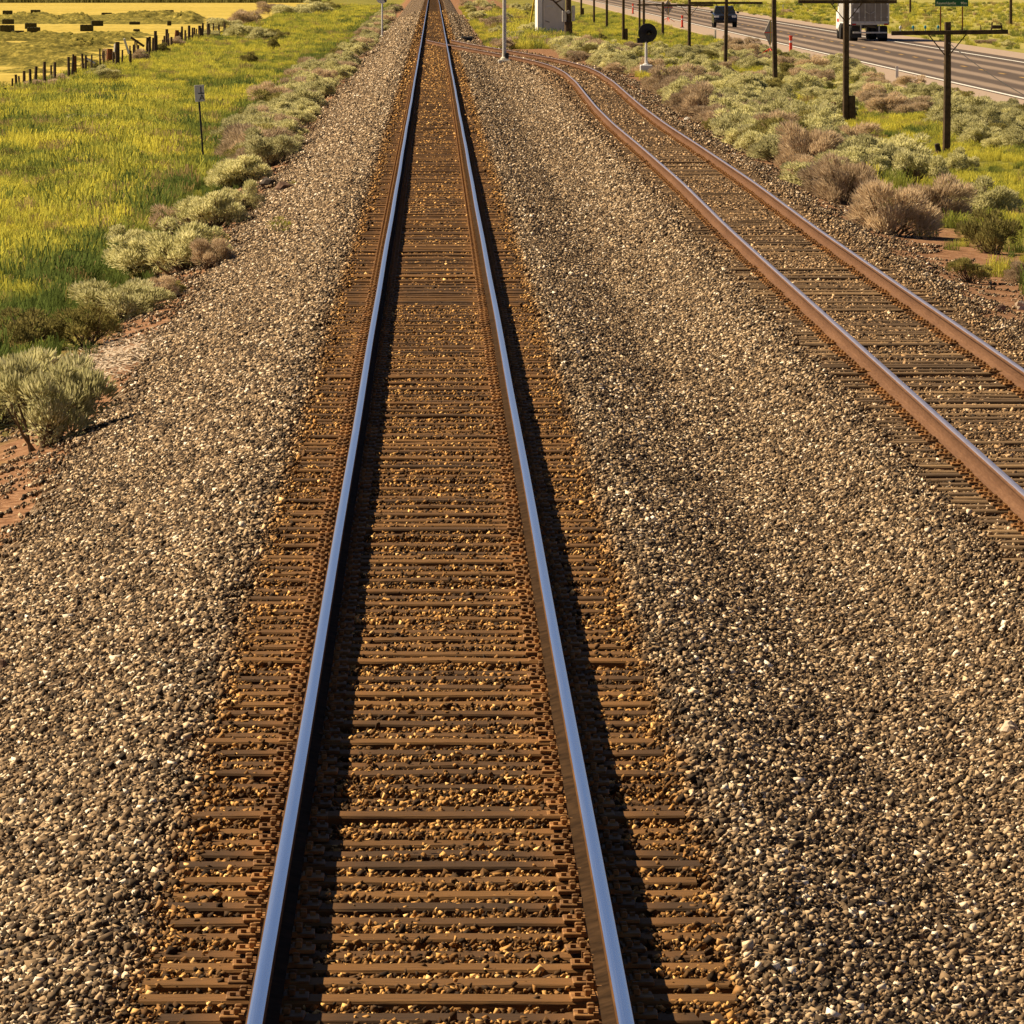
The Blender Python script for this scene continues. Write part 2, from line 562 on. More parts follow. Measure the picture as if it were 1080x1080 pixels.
def land(x, y):
    x = np.asarray(x, float); y = np.asarray(y, float)
    w = wob(x, y)
    a = np.abs(x)
    zm = -.222 - np.maximum(0, a - 1.6) * np.where(x < 0, .33, .36) + .018 * w * (a > 1.45)
    c = np.where(y < 430, sid_x(y), 0.0)
    b = np.abs(x - c)
    zs = sid_z(y) + TIE_TOP - .012 - np.maximum(0, b - 1.55) * .3 + .012 * w
    fl = np.interp(x, [-200, -40, -6.5, -5, 0], [-1.5, -1.5, -1.5, -1.36, -1.3]) + .05 * w * np.clip((-x - 4.5) / 4, 0, 1)
    xr = x - .0035 * np.maximum(y, 0)
    fr = np.interp(xr, [0, 5.5, 9, 12, 16.5, 18.6, 34.5, 37, 90, 200], [-.62, -.60, -.74, -.85, -.85, -.55, -.56, -.85, -.9, -1.0])
    fr = fr + .05 * w * ((xr > 8) & (xr < 17.5))
    f = np.where(x < 0, fl, fr)
    return np.maximum(np.maximum(zm, zs), f)


def lz(x, y): return float(land(x, y))


def grid_mesh(name, xs_of_row, ys, zfun):
    nx = len(xs_of_row(ys[0]))
    V = []
    for y in ys:
        xs = xs_of_row(y)
        V.append(np.stack([xs, np.full(nx, y), zfun(xs, np.full(nx, y))], 1))
    V = np.concatenate(V)
    i = np.arange(len(ys) - 1)[:, None] * nx + np.arange(nx - 1)[None, :]
    i = i.ravel()
    F = np.stack([i, i + 1, i + 1 + nx, i + nx], 1)
    me = np_mesh(name, V, F, k=4)
    me.polygons.foreach_set('use_smooth', [True] * len(me.polygons))
    return me


def xr_ballast(y): return float(np.interp(y, [-60, 330, 440], [0, 0, 1])) * 3.1 + (1 - float(np.interp(y, [-60, 330, 440], [0, 0, 1]))) * 7.9


def build_setting():
    xs = np.unique(np.concatenate([-np.geomspace(14000, 30, 26), np.arange(-30, -8, 1.5), np.arange(-8, 10, .4), np.arange(10, 40, 1.0), np.geomspace(40, 14000, 26)]))
    ys = np.unique(np.concatenate([np.linspace(-4000, -60, 8), np.arange(-60, 500, 3.0), np.arange(500, 1300, 20.0), np.geomspace(1300, 20000, 16)]))

    def gz(x, y):
        z = land(x, y)
        inside = (x > -4.3) & (x < np.array([xr_ballast(q) for q in y]))
        z = z - .09 * inside
        # low rolling rise far away closes the valley
        r = np.hypot(x, y)
        return z + np.clip((r - 3000) / 9000, 0, 1) ** 2 * 420 * (0.6 + .4 * np.sin(x / 1700 + 1) * np.cos(y / 2300))
    tag(obj('ground', grid_mesh('ground', lambda y: xs, ys, gz), M['ground']), kind='structure')

    u = np.linspace(0, 1, 56)
    ysb = np.unique(np.concatenate([np.arange(-40, 200, .8), np.arange(200, 460, 2.0), np.arange(460, 1700, 10.0)]))

    def bz(x, y):
        z = land(x, y)
        xr = np.array([xr_ballast(q) for q in y])
        e = np.minimum(x + 4.45, xr + .1 - x)
        nr = np.interp(y, [-60, 200, 300], [1, 1, .3])
        crib = np.clip((1.42 - np.abs(x)) / .12, 0, 1) * .085 * nr
        sc_ = np.clip((1.30 - np.abs(x - sid_x(y))) / .15, 0, 1) * .05 * nr * (y < 395)
        return z + .012 - np.maximum(crib, sc_) - .2 * np.clip(1 - e / .7, 0, 1)
    tag(obj('ballast_bed', grid_mesh('ballast_bed', lambda y: -4.45 + u * (xr_ballast(y) + .1 + 4.45), ysb, bz), M['ballast']), kind='structure')

    # hay field and the crop beyond it
    def sheet(name, x0, x1, y0, y1, z, mat):
        m = MB().box(((x0 + x1) / 2, (y0 + y1) / 2, z - .1), (x1 - x0, y1 - y0, .2))
        return tag(obj(name, m, mat), kind='structure')
    sheet('hay_field', -900, -20.0, 322, 1225, -1.42, M['stubble'])
    sheet('crop_field', -1500, -20.0, 1232, 2400, -1.36, M['crop'])

    # highway on the right, very slightly diverging
    A = -.0035
    R = empty('road'); R.location = (21.15, 0, -.5); R.rotation_euler = (0, 0, A); R['kind'] = 'structure'
    obj('shoulder', MB().box((4.5, 1400, -.109), (14.2, 3200, .2)), M['shoulder'], R)
    obj('carriageway', MB().box((4.55, 1400, -.055), (9.6, 3200, .104)), M['asphalt'], R)
    obj('edge_line', MB().box((-.02, 1400, .003), (.16, 3200, .006)), M['line_white'], R)
    obj('edge_line', MB().box((8.25, 1400, .003), (.16, 3200, .006)), M['line_white'], R)
    me = MB().box((0, 0, 0), (.15, 3.6, .006)).mesh('centre_dash')
    for k in range(60):
        obj('centre_dash', me, M['line_yellow'], R, (4.05, 150 + k * 12.2, .003))


build_setting()


# ------------------------------------------------------------------ tracks
def rail_profile():
    # half profile (x, z) from foot to head, z=0 at running surface
    right = [(.07, -.185), (.07, -.173), (.018, -.158), (.009, -.14), (.009, -.058), (.016, -.044), (.0365, -.036), (.0365, -.010), (.031, -.002)]
    left = [(-x, z) for x, z in reversed(right)]
    return right + left


def rail(name, pts, zs, mats, parent, label=None):
    prof = np.array(rail_profile())
    n = len(prof)
    pts = np.asarray(pts)
    t = np.gradient(pts, axis=0)
    t /= np.linalg.norm(t, axis=1)[:, None]
    nrm = np.stack([t[:, 1], -t[:, 0]], 1)
    V = np.zeros((len(pts), n, 3))
    V[:, :, 0] = pts[:, None, 0] + nrm[:, None, 0] * prof[None, :, 0]
    V[:, :, 1] = pts[:, None, 1] + nrm[:, None, 1] * prof[None, :, 0]
    V[:, :, 2] = np.asarray(zs)[:, None] + prof[None, :, 1]
    V = V.reshape(-1, 3)
    i = np.arange(len(pts) - 1)[:, None] * n
    j = np.arange(n)[None, :]
    F = np.stack([i + j, i + (j + 1) % n, i + n + (j + 1) % n, i + n + j], 2).reshape(-1, 4)
    me = np_mesh(name, V, F, k=4)
    mi = np.zeros((len(pts) - 1, n), np.int32)
    mi[:, 8] = 1                       # the flat top between (.031,-.002) and its mirror
    if mats[1] == M['rail_top']: mi[:, [0, 1, 2, 3, 13, 14, 15, 16]] = 2   # dirt-caked web and foot, shade painted into the same dark colour
    me.materials.append(mats[0]); me.materials.append(mats[1]); me.materials.append(M['rail_grime_shade'])
    me.polygons.foreach_set('material_index', mi.ravel())
    o = obj(name, me, mats, parent)
    if label: o['label'] = label
    return o


def tie_mesh(seed, w=.23, L=2.6, h=.18):
    r = np.random.default_rng(seed)
    m = MB()
    xs = np.linspace(-L / 2, L / 2, 7)
    V, Fc = [], []
    for k, x in enumerate(xs):
        a, b = w / 2 + r.normal(0, .004), w / 2 + r.normal(0, .004)
        z = r.normal(0, .003)
        e = .012
        V += [(x, -a, -h), (x, -a, z - e), (x, -a + e, z), (x, b - e, z), (x, b, z - e), (x, b, -h)]
    for k in range(6):
        Fc += [(k * 6 + i, k * 6 + 6 + i, k * 6 + 6 + (i + 1) % 6, k * 6 + (i + 1) % 6) for i in range(6)]
    Fc += [tuple(range(6)), tuple(range(41, 35, -1))]
    return m.add(V, Fc).mesh('tie')


def plate_mesh():
    m = MB()
    m.box((0, 0, .009), (.36, .19, .02), bev=.004)
    m.box((-.085, 0, .022), (.022, .19, .012))
    m.box((.085, 0, .022), (.022, .19, .012))
    for sx in (-1, 1):
        for yy in (-.055, .05):
            m.box((sx * .105, yy * sx, .036), (.034, .026, .03), bev=.005)
        m.box((sx * .15, .04 * sx, .026), (.026, .026, .02))
    return m.mesh('tie_plate')


def joined(name, me_list, placements, mats, parent):
    """alike pieces past the limit, joined into one stuff part; placements = (mesh index, x, y, z, rz)"""
    vs, fs, off = [], [], 0
    cache = []
    for me in me_list:
        co = np.zeros(len(me.vertices) * 3, np.float32); me.vertices.foreach_get('co', co)
        cache.append((co.reshape(-1, 3), [tuple(p.vertices) for p in me.polygons]))
    for k, x, y, z, rz in placements:
        co, ff = cache[k]
        c, s_ = math.cos(rz), math.sin(rz)
        q = np.stack([co[:, 0] * c - co[:, 1] * s_ + x, co[:, 0] * s_ + co[:, 1] * c + y, co[:, 2] + z], 1)
        vs.append(q)
        fs += [tuple(i + off for i in f) for f in ff]
        off += len(co)
    me = bpy.data.meshes.new(name)
    me.from_pydata(np.concatenate(vs).tolist(), [], fs)
    o = obj(name, me, mats, parent)
    o['kind'] = 'stuff'
    return o


TIE_Y = []        # main-track tie positions, needed again for the stones in the cribs


def build_tracks():
    main = empty('railway_track', (0, 0, 0), 0, 'straight main railway track with two polished rails on brown ties, centre', 'railway track')
    ys = np.concatenate([np.arange(-30, 460, 1.5), np.arange(460, 1900, 6.0)])
    for s in (-1, 1):
        wv = .0022 * np.sin(ys * .23 + s) + .003 * np.sin(ys * .071 + 2 * s)
        rail('rail', np.stack([s * .754 + wv, ys], 1), .0015 * np.sin(ys * .11 + s), (M['rail_rust'], M['rail_top']), main)
    ties = [tie_mesh(k) for k in range(6)]
    for t in ties: t.materials.append(M['tie'])
    plate = plate_mesh(); plate.materials.append(M['plate'])
    far_t, far_p = [], []
    y = 22.0; k = 0
    while y < 1500:
        TIE_Y.append(y)
        dx, rz, dz = RND.gauss(0, .03), RND.gauss(0, .008), RND.gauss(0, .008)
        v = RND.randrange(6)
        if k < 300:
            o = obj('tie', ties[v], M['tie'], main, (dx, y, TIE_TOP + dz), rz)
            if k < 150:
                for s in (-1, 1):
                    obj('tie_plate', plate, M['plate'], o, (s * .754 - dx + RND.gauss(0, .006), RND.gauss(0, .012), -dz + .0015), RND.gauss(0, .03))
            else:
                far_p += [(0, s * .754, y, TIE_TOP + .0015, 0) for s in (-1, 1)]
        else:
            far_t.append((v, dx, y, TIE_TOP + dz, rz))
            if y < 430: far_p += [(0, s * .754, y, TIE_TOP + .0015, 0) for s in (-1, 1)]
        y += .508 + RND.gauss(0, .022) if y < 700 else .56
        k += 1
    joined('far_ties', ties, far_t, M['tie'], main)
    joined('far_tie_plates', [plate], far_p, M['plate'], main)
    # rail anchors clipped to the rail foot beside every second tie
    an = MB().box((0, 0, .012), (.20, .022, .035)).box((-.10, 0, .02), (.03, .03, .05)).box((.10, 0, .02), (.03, .03, .05)).mesh('rail_anchor')
    joined('rail_anchors', [an], [(0, s * .754, ty + .135 + RND.gauss(0, .012), TIE_TOP + .004 + RND.uniform(-.01, .004), RND.gauss(0, .05)) for i, ty in enumerate(TIE_Y[:520]) for s in (-1, 1) if (i + s) % 2 == 0 and RND.random() < .62],
           M['plate'], main)

    sd = empty('siding_track', (0, 0, 0), 0, 'rusty siding track curving in from the right to join the main track', 'railway track')
    ys = np.arange(20, 428.1, 1.0)
    zz = sid_z(ys)
    cx = sid_x(ys)
    for s in (-1, 1):
        x = cx + s * .754
        n = len(ys)
        if s > 0:
            keep = x > .754 + .04
        else:
            keep = (x > -.754 + .05)
        rail('rail', np.stack([x[keep], ys[keep]], 1), zz[keep] - (0.002 if s < 0 else .001), (M['siding_rust'], M['siding_top']), sd)
    fr = MB()
    for i in range(6):
        fr.box((.78 + .04 * (i % 2), 396.5 + i * 1.2, -.035), (.2, 1.15, .06), bev=.01)
    obj('frog', fr, M['siding_rust'], sd)
    ties2 = [tie_mesh(40 + k, .22, 2.55, .18) for k in range(6)]
    for t in ties2: t.materials.append(M['old_tie'])
    far_t, far_p = [], []
    y = 44.0; k = 0
    while y < 396:
        x = float(sid_x(y)); sl_ = float(sid_x(y + 1) - sid_x(y - 1)) / 2
        rz = -math.atan(sl_) + RND.gauss(0, .012)
        dx = RND.gauss(0, .05)
        z = float(sid_z(y)) + TIE_TOP + RND.gauss(0, .01)
        v = RND.randrange(6)
        if x > 2.9:
            if k < 300:
                o = obj('tie', ties2[v], M['old_tie'], sd, (x + dx, y, z), rz)
                if k < 150:
                    for s in (-1, 1):
                        obj('tie_plate', plate, M['plate'], o, (s * .754 - dx, 0, .001), 0)
                else:
                    far_p += [(0, x + s * .754, y, z + .001, 0) for s in (-1, 1)]
            else:
                far_t.append((v, x + dx, y, z, rz)); far_p += [(0, x + s * .754, y, z + .001, 0) for s in (-1, 1)]
        y += .535 + RND.gauss(0, .04)
        k += 1
    # long switch ties under the turnout
    sw = MB()
    joined('far_ties', ties2, far_t, M['old_tie'], sd)
    joined('far_tie_plates', [plate], far_p, M['plate'], sd)
    y = 376
    while y < 430:
        x = max(0.0, float(sid_x(y)))
        L = 1.35 + x
        sw.box((x + .2 + .0 * L, y, -.30), (2.7, .22, .18))
        y += .53
    o = obj('switch_ties', sw, M['tie'], sd); o['kind'] = 'stuff'


build_tracks()


# ------------------------------------------------------------------ scatter (stuff): a vertex per clump, instanced by geometry nodes
def scatter(name, protos, P, rot, scl, idx, label, cat, mat):
    me = bpy.data.meshes.new(name)
    P = np.asarray(P, np.float32)
    me.vertices.add(len(P))
    me.vertices.foreach_set('co', P.ravel())
    a = me.attributes.new('rot', 'FLOAT_VECTOR', 'POINT'); a.data.foreach_set('vector', np.asarray(rot, np.float32).ravel())
    a = me.attributes.new('scl', 'FLOAT_VECTOR', 'POINT'); a.data.foreach_set('vector', np.asarray(scl, np.float32).ravel())
    a = me.attributes.new('idx', 'INT', 'POINT'); a.data.foreach_set('value', np.asarray(idx, np.int32))
    me.materials.append(mat)
    o = bpy.data.objects.new(name, me); COL.objects.link(o)
    c = bpy.data.collections.new(name + '_kit')
    for k, pm in enumerate(protos):
        if not pm.materials: pm.materials.append(mat)
        q = bpy.data.objects.new('%s_piece_%02d' % (name, k), pm)
        c.objects.link(q)
    g = bpy.data.node_groups.new(name + '_scatter', 'GeometryNodeTree')
    g.interface.new_socket('Geometry', in_out='INPUT', socket_type='NodeSocketGeometry')
    g.interface.new_socket('Geometry', in_out='OUTPUT', socket_type='NodeSocketGeometry')
    N, L = g.nodes, g.links
    gi, go = N.new('NodeGroupInput'), N.new('NodeGroupOutput')
    ci = N.new('GeometryNodeCollectionInfo'); ci.inputs['Collection'].default_value = c
    ci.inputs['Separate Children'].default_value = True; ci.inputs['Reset Children'].default_value = True
    ip = N.new('GeometryNodeInstanceOnPoints')
    ip.inputs['Pick Instance'].default_value = True

    def na(nm, dt):
        n = N.new('GeometryNodeInputNamedAttribute'); n.data_type = dt; n.inputs['Name'].default_value = nm
        return n.outputs['Attribute']
    L.new(gi.outputs[0], ip.inputs['Points']); L.new(ci.outputs[0], ip.inputs['Instance'])
    L.new(na('idx', 'INT'), ip.inputs['Instance Index'])
    L.new(na('rot', 'FLOAT_VECTOR'), ip.inputs['Rotation'])
    L.new(na('scl', 'FLOAT_VECTOR'), ip.inputs['Scale'])
    L.new(ip.outputs[0], go.inputs[0])
    md = o.modifiers.new('scatter', 'NODES'); md.node_group = g
    return tag(o, label, cat, kind='stuff')


_ICO = None


def ico():
    global _ICO
    if _ICO is None:
        p = (1 + 5 ** .5) / 2
        v = np.array([(-1, p, 0), (1, p, 0), (-1, -p, 0), (1, -p, 0), (0, -1, p), (0, 1, p), (0, -1, -p), (0, 1, -p), (p, 0, -1), (p, 0, 1), (-p, 0, -1), (-p, 0, 1)])
        v /= np.linalg.norm(v[0])
        f = np.array([(0, 11, 5), (0, 5, 1), (0, 1, 7), (0, 7, 10), (0, 10, 11), (1, 5, 9), (5, 11, 4), (11, 10, 2), (10, 7, 6), (7, 1, 8), (3, 9, 4), (3, 4, 2), (3, 2, 6), (3, 6, 8), (3, 8, 9), (4, 9, 5), (2, 4, 11), (6, 2, 10), (8, 6, 7), (9, 8, 1)])
        _ICO = v, f
    return _ICO


CUBE_V = np.array([(x, y, z) for x in (-1, 1) for y in (-1, 1) for z in (-1, 1)], float) * .62
CUBE_F = np.array([(0, 1, 3), (0, 3, 2), (4, 6, 7), (4, 7, 5), (0, 4, 5), (0, 5, 1), (2, 3, 7), (2, 7, 6), (0, 2, 6), (0, 6, 4), (1, 5, 7), (1, 7, 3)])


def stone(r, size):
    """a crushed-stone chip: a skewed block with broken corners"""
    q = CUBE_V * (1 + r.uniform(-.42, .30, (8, 1))) + r.uniform(-.16, .16, (8, 3))
    q = q * r.uniform(.42, 1.4, 3) * size / 2
    Q, _ = np.linalg.qr(r.normal(size=(3, 3)))
    return q @ Q.T, CUBE_F


def stone_cluster(seed, n, radius, size):
    r = np.random.default_rng(seed)
    V, Fs, A = [], [], []
    for k in range(n):
        s_ = size * r.choice([.6, .75, .9, 1.0, 1.15, 1.4], p=[.15, .2, .25, .2, .13, .07])
        q, f = stone(r, s_)
        a, d = r.uniform(0, 2 * pi), radius * math.sqrt(r.uniform())
        if n == 1: d = 0
        q = q + (d * math.cos(a), d * math.sin(a), r.uniform(-.012, .018) * (size / .045))
        Fs.append(f + 8 * k); V.append(q); A.append(np.full(12, r.uniform()))
    return np_mesh('stones', np.concatenate(V), np.concatenate(Fs), {'r': np.concatenate(A)})


def tilt_rot(x, y):
    e = .12
    gx = (land(x + e, y) - land(x - e, y)) / (2 * e)
    t = -np.arctan(gx)                       # Ry(t) tilts the clump to the slope
    a = rng.uniform(0, 2 * pi, len(x))
    ct, st, ca, sa = np.cos(t), np.sin(t), np.cos(a), np.sin(a)
    # R = Ry(t) Rz(a)
    R00, R10 = ct * ca, sa
    R20, R21, R22 = -st * ca, st * sa, ct
    return np.stack([np.arctan2(R21, R22), np.arcsin(np.clip(-R20, -1, 1)), np.arctan2(R10, R00)], 1)


def build_gravel():
    cl = [stone_cluster(100 + k, 20, .18, .039) for k in range(14)]
    si = [stone_cluster(300 + k, 1, 0, .038) for k in range(12)]
    P, R_, Sc, I = [], [], [], []

    def put(x, y, z, s, idx, rot=None):
        n = len(x)
        P.append(np.stack([x, y, z], 1))
        R_.append(tilt_rot(x, y) if rot is None else rot)
        if np.ndim(s) == 1: s = np.repeat(s[:, None], 3, 1)
        Sc.append(s); I.append(idx)

    def frame(y):                       # a little wider than what the lens sees
        return -.0628 * y - 1.6, .0858 * y + 1.6
    for d0, d1, dens, sc in ((24, 45, 80, 1.0), (45, 75, 72, 1.0), (75, 120, 56, 1.1), (120, 180, 36, 1.3), (180, 270, 20, 1.6), (270, 430, 11, 2.0), (430, 760, 5, 2.8)):
        for y0 in np.arange(d0, d1, 3.0):
            lo, hi = frame(y0 + 3)
            lo, hi = max(lo, -5.3), min(hi, xr_ballast(y0) + 1.3)
            n = int((hi - lo) * 3 * dens)
            x, y = rng.uniform(lo, hi, n), rng.uniform(y0, y0 + 3, n)
            edge = np.clip((x + 4.05 + .4 * wob(x, y)) / .7, .07, 1) * np.clip((xr_ballast(y0) - .15 - x + .4 * wob(x, y)) / .8, .07, 1)
            sb = np.abs(x - sid_x(y))
            onmain = np.abs(x) < 1.36 + rng.normal(0, .05, n)
            keep = rng.uniform(size=n) < edge
            sid = sb < 1.35
            if d1 <= 75:
                keep &= ~onmain | (rng.uniform(size=n) < .12)
            else:
                keep &= ~onmain | (rng.uniform(size=n) < (.5 if d1 <= 120 else .5))
            keep &= ~sid | (rng.uniform(size=n) < .5)
            keep &= ~((np.abs(np.abs(x) - .754) < .2) & onmain) & ~(np.abs(sb - .754) < .17)
            x, y = x[keep], y[keep]
            om = onmain[keep]; sd_ = sid[keep]
            z = land(x, y) + .012 - np.where(om, .035, 0) - np.where(sd_, .031, 0)
            n = len(x)
            put(x, y, z, sc * rng.uniform(.8, 1.2, n), rng.integers(0, len(cl), n))
    # single stones lying in the cribs between the ties, close to the camera
    for a, b in zip(TIE_Y[:-1], TIE_Y[1:]):
        if a > 92: break
        n = 900 if a < 50 else 640
        x = rng.uniform(-1.42, 1.42, n)
        y = rng.uniform(a + .07, b - .075, n)
        top = rng.uniform(size=n) < .045
        y = np.where(top, rng.uniform(a - .1, b, n), y)
        z = TIE_TOP - .043 + rng.uniform(0, .036, n) + .012 * np.sin(x * 3 + a * 7) + np.where(top, .02, 0)
        nr = np.abs(np.abs(x) - .754) < .19
        keep = ~(nr & top)
        z = np.where(nr, z - .02, z)
        x, y, z = x[keep], y[keep], z[keep]
        n = len(x)
        put(x, y, z, rng.uniform(.7, 1.25, n), 14 + rng.integers(0, len(si), n), rng.uniform(0, 2 * pi, (n, 3)))
    scatter('gravel', cl + si, np.concatenate(P), np.concatenate(R_), np.concatenate(Sc), np.concatenate(I),
            'loose tan and grey crushed stone ballast around the tracks', 'gravel', M['stone'])


build_gravel()


# ------------------------------------------------------------------ grass (stuff)
def tuft(seed, n, rad_, h, w=.014, flower=.5):
    r = np.random.default_rng(seed)
    V, A = [], []
    for k in range(n):
        a, d = r.uniform(0, 2 * pi), rad_ * math.sqrt(r.uniform())
        p = np.array((d * math.cos(a), d * math.sin(a), -.03))
        hh = h * r.uniform(.5, 1.1)
        lean = r.normal(0, .22, 2) * hh
        s = r.uniform(0, 2 * pi); sv = np.array((math.cos(s), math.sin(s), 0)) * w * r.uniform(.6, 1.4)
        tip = p + (lean[0], lean[1], hh)
        mid = p + (lean[0] * .35, lean[1] * .35, hh * .55)
        V += [p - sv, p + sv, mid + sv * .8, mid - sv * .8]; A.append(r.uniform(0, .45))
        if r.uniform() < flower:      # seed or flower head
            hw = sv / (np.linalg.norm(sv) + 1e-9) * w * 1.3
            V += [mid - sv * .5, mid + sv * .5, tip + hw, tip - hw]; A.append(r.uniform(.6, 1))
        else:
            V += [mid - sv * .8, mid + sv * .8, tip + sv * .1, tip - sv * .1]; A.append(r.uniform(.2, .8))
    V = np.array(V)
    F = np.arange(len(V)).reshape(-1, 4)
    return np_mesh('grass_tuft', V, F, {'r': A}, k=4)


def build_grass():
    pr = [tuft(k, 60, .22, .40, .007) for k in range(6)] + [tuft(20 + k, 110, .45, .55, .011) for k in range(5)]
    P, Sc, I = [], [], []

    def area(y0, y1, lo, hi, dens, which, s, step=6.0):
        for y in np.arange(y0, y1, step):
            a, b = lo(y + step), hi(y)
            if b <= a: continue
            n = int((b - a) * step * dens)
            X, Y = rng.uniform(a, b, n), rng.uniform(y, y + step, n)
            Z = land(X, Y)
            P.append(np.stack([X, Y, Z], 1)); q = s * rng.choice([.55, .8, 1.0, 1.2, 1.55], n, p=[.2, .25, .3, .18, .07]) * (1 + .35 * np.sin(X * .5 + Y * .13) * np.cos(Y * .09 - X * .2))
            Sc.append(np.stack([q, q, q * rng.uniform(.8, 1.2, n)], 1))
            I.append(rng.integers(0, 6, n) if which == 0 else 6 + rng.integers(0, 5, n))
    L = lambda y: -.0628 * y - 3
    R = lambda y: .0858 * y + 3
    area(70, 180, L, lambda y: -6.4, 11, 0, .85)
    area(70, 180, L, lambda y: -5.6, 6, 0, .45)
    area(180, 330, L, lambda y: -6.2, 4.5, 1, .65)
    area(330, 620, lambda y: max(L(y), -20.0), lambda y: -5.6, 2.4, 1, .5)
    area(620, 1100, lambda y: -19, lambda y: -5.8, .9, 1, .7, 20)
    area(130, 300, lambda y: 11.5, lambda y: min(18.0, R(y)), 4.0, 1, .36)
    area(300, 800, lambda y: 9.5, lambda y: min(18.0 + .0035 * y, R(y)), 1.5, 1, .42, 10)
    area(430, 800, lambda y: 5.0, lambda y: 9.5, 1.3, 1, .8, 10)
    area(380, 1100, lambda y: 34.5, lambda y: R(y), .10, 1, .6, 20)
    area(430, 900, lambda y: 3.4, lambda y: 5.0, 1.4, 1, .45, 10)
    # sparse growth among the brush
    area(100, 300, lambda y: 9.0, lambda y: 11.5, .7, 1, .5)
    area(66, 420, lambda y: -5.5, lambda y: -4.9, 2.0, 0, .35)
    P_ = np.concatenate(P); n = len(P_)
    rot = np.stack([rng.normal(0, .06, n), rng.normal(0, .06, n), rng.uniform(0, 2 * pi, n)], 1)
    scatter('meadow_grass', pr, P_, rot, np.concatenate(Sc), np.concatenate(I),
            'yellow and green meadow grass growing beside the railway', 'grass', M['grass'])


build_grass()


# ------------------------------------------------------------------ shrubs
def bush_mesh(seed, lobes=16, per=330, kind='sage'):
    """unit shrub: about 1 wide, 0.8 high, many small blades spread through rounded clumps"""
    r = np.random.default_rng(seed)
    C = []
    for k in range(lobes):
        a = r.uniform(0, 2 * pi); d = .40 * math.sqrt(r.uniform())
        zt = .64 * math.sqrt(max(0.05, 1 - (d / .5) ** 2)) * r.uniform(.62, 1.08)
        C.append((d * math.cos(a), d * math.sin(a), zt * (r.uniform(.38, 1) if kind == 'sage' else r.uniform(.3, 1)), r.uniform(.09, .17)))
    V, A = [], []
    for cx, cy, cz, cr in C:
        n = int(per * (cr / .14) ** 2)
        d = r.normal(size=(n, 3)); d /= np.linalg.norm(d, axis=1)[:, None]
        d[:, 2] = np.abs(d[:, 2]) * np.where(r.uniform(size=n) < .78, 1, -1)
        rad_ = cr * r.uniform(.35, 1.0, n) ** .6
        p = np.array((cx, cy, cz)) + d * rad_[:, None] * np.array((1, 1, .85))
        if kind == 'sage':
            dr = d * .9 + np.array((cx * .9, cy * .9, .75)) + r.normal(0, .25, (n, 3)); ln = r.uniform(.036, .075, n); wd = .0066
        else:
            dr = np.array((cx * 1.4, cy * 1.4, .7)) + d * .7 + r.normal(0, .22, (n, 3)); ln = r.uniform(.06, .13, n); wd = .0046
        dr /= np.linalg.norm(dr, axis=1)[:, None]
        s = np.cross(dr, r.normal(size=(n, 3))); s /= np.linalg.norm(s, axis=1)[:, None] + 1e-9
        w_ = wd * r.uniform(.7, 1.4, n)
        b0 = p - dr * ln[:, None] * .3
        m_ = p + dr * ln[:, None] * .35
        tip = p + dr * ln[:, None] * .8
        q = np.stack([b0 - s * w_[:, None] * .5, m_ - s * w_[:, None], tip, m_ + s * w_[:, None]], 1)
        V.append(q.reshape(-1, 3)); A.append(np.clip(r.normal(.5, .24, n) + r.normal(0, .1), 0, 1))
    V = np.concatenate(V); V[:, 2] = np.maximum(V[:, 2], .0)
    F = np.arange(len(V)).reshape(-1, 4)
    fol = np_mesh('foliage', V, F, {'r': np.concatenate(A)}, k=4)
    st = MB()
    for cx, cy, cz, cr in C:
        b = np.array((r.normal(0, .05), r.normal(0, .05), -.05))
        e = np.array((cx, cy, cz))
        mid = b * .5 + e * .5 + r.normal(0, .03, 3)
        st.tube(b, mid, .018, .011, 5, cap=False); st.tube(mid, e, .011, .004, 5, cap=False)
        for _ in range(3):
            st.tube(mid, e + r.normal(0, cr * .7, 3), .006, .002, 3, cap=False)
    return fol, st.mesh('stems')


KIT = {}


def bush_kit():
    for kd, mat, n, lob, per in (('sage', 'sage', 6, 23, 380), ('olive', 'sage_olive', 3, 18, 300), ('dry', 'dry', 5, 22, 300), ('weed', 'weed', 2, 7, 70)):
        KIT[kd] = []
        for k in range(n):
            f, s = bush_mesh(900 + k * 7 + len(kd) * 31, lob, per, 'dry' if kd in ('dry', 'weed') else 'sage')
            f.materials.append(M[mat]); s.materials.append(M['stem'])
            KIT[kd].append((f, s))


bush_kit()
NAMES = {'sage': 'sagebrush', 'olive': 'olive_shrub', 'dry': 'dry_shrub', 'weed': 'weed_plant'}


def bush(kd, x, y, w, h, label, group=None, z=None, parts=True, sink=.04):
    f, s = KIT[kd][RND.randrange(len(KIT[kd]))]
    z = lz(x, y) if z is None else z
    cat = 'weed' if kd == 'weed' else 'shrub'
    rz = RND.uniform(0, 2 * pi)
    if parts:
        e = empty(NAMES[kd], (x, y, z - sink * h), rz, label, cat, group)
        e.scale = (w, w * RND.uniform(.85, 1.15), h / .8)
        obj('foliage', f, None, e); obj('stems', s, None, e)
        return e
    o = obj(NAMES[kd], f, None, None, (x, y, z - sink * h), rz)
    o.scale = (w, w * RND.uniform(.85, 1.15), h / .8)
    return tag(o, label, cat, group)


def pbush(kd, px, py, wpx, hpx, z, label, group=None, parts=True):
    x, y = at(px, py, z)
    sc = F_PX / y
    k = 1.28 if px < 320 and kd != 'weed' else 1.3
    return bush(kd, x, y, k * wpx / sc, k * hpx / sc, label, group, parts=parts)


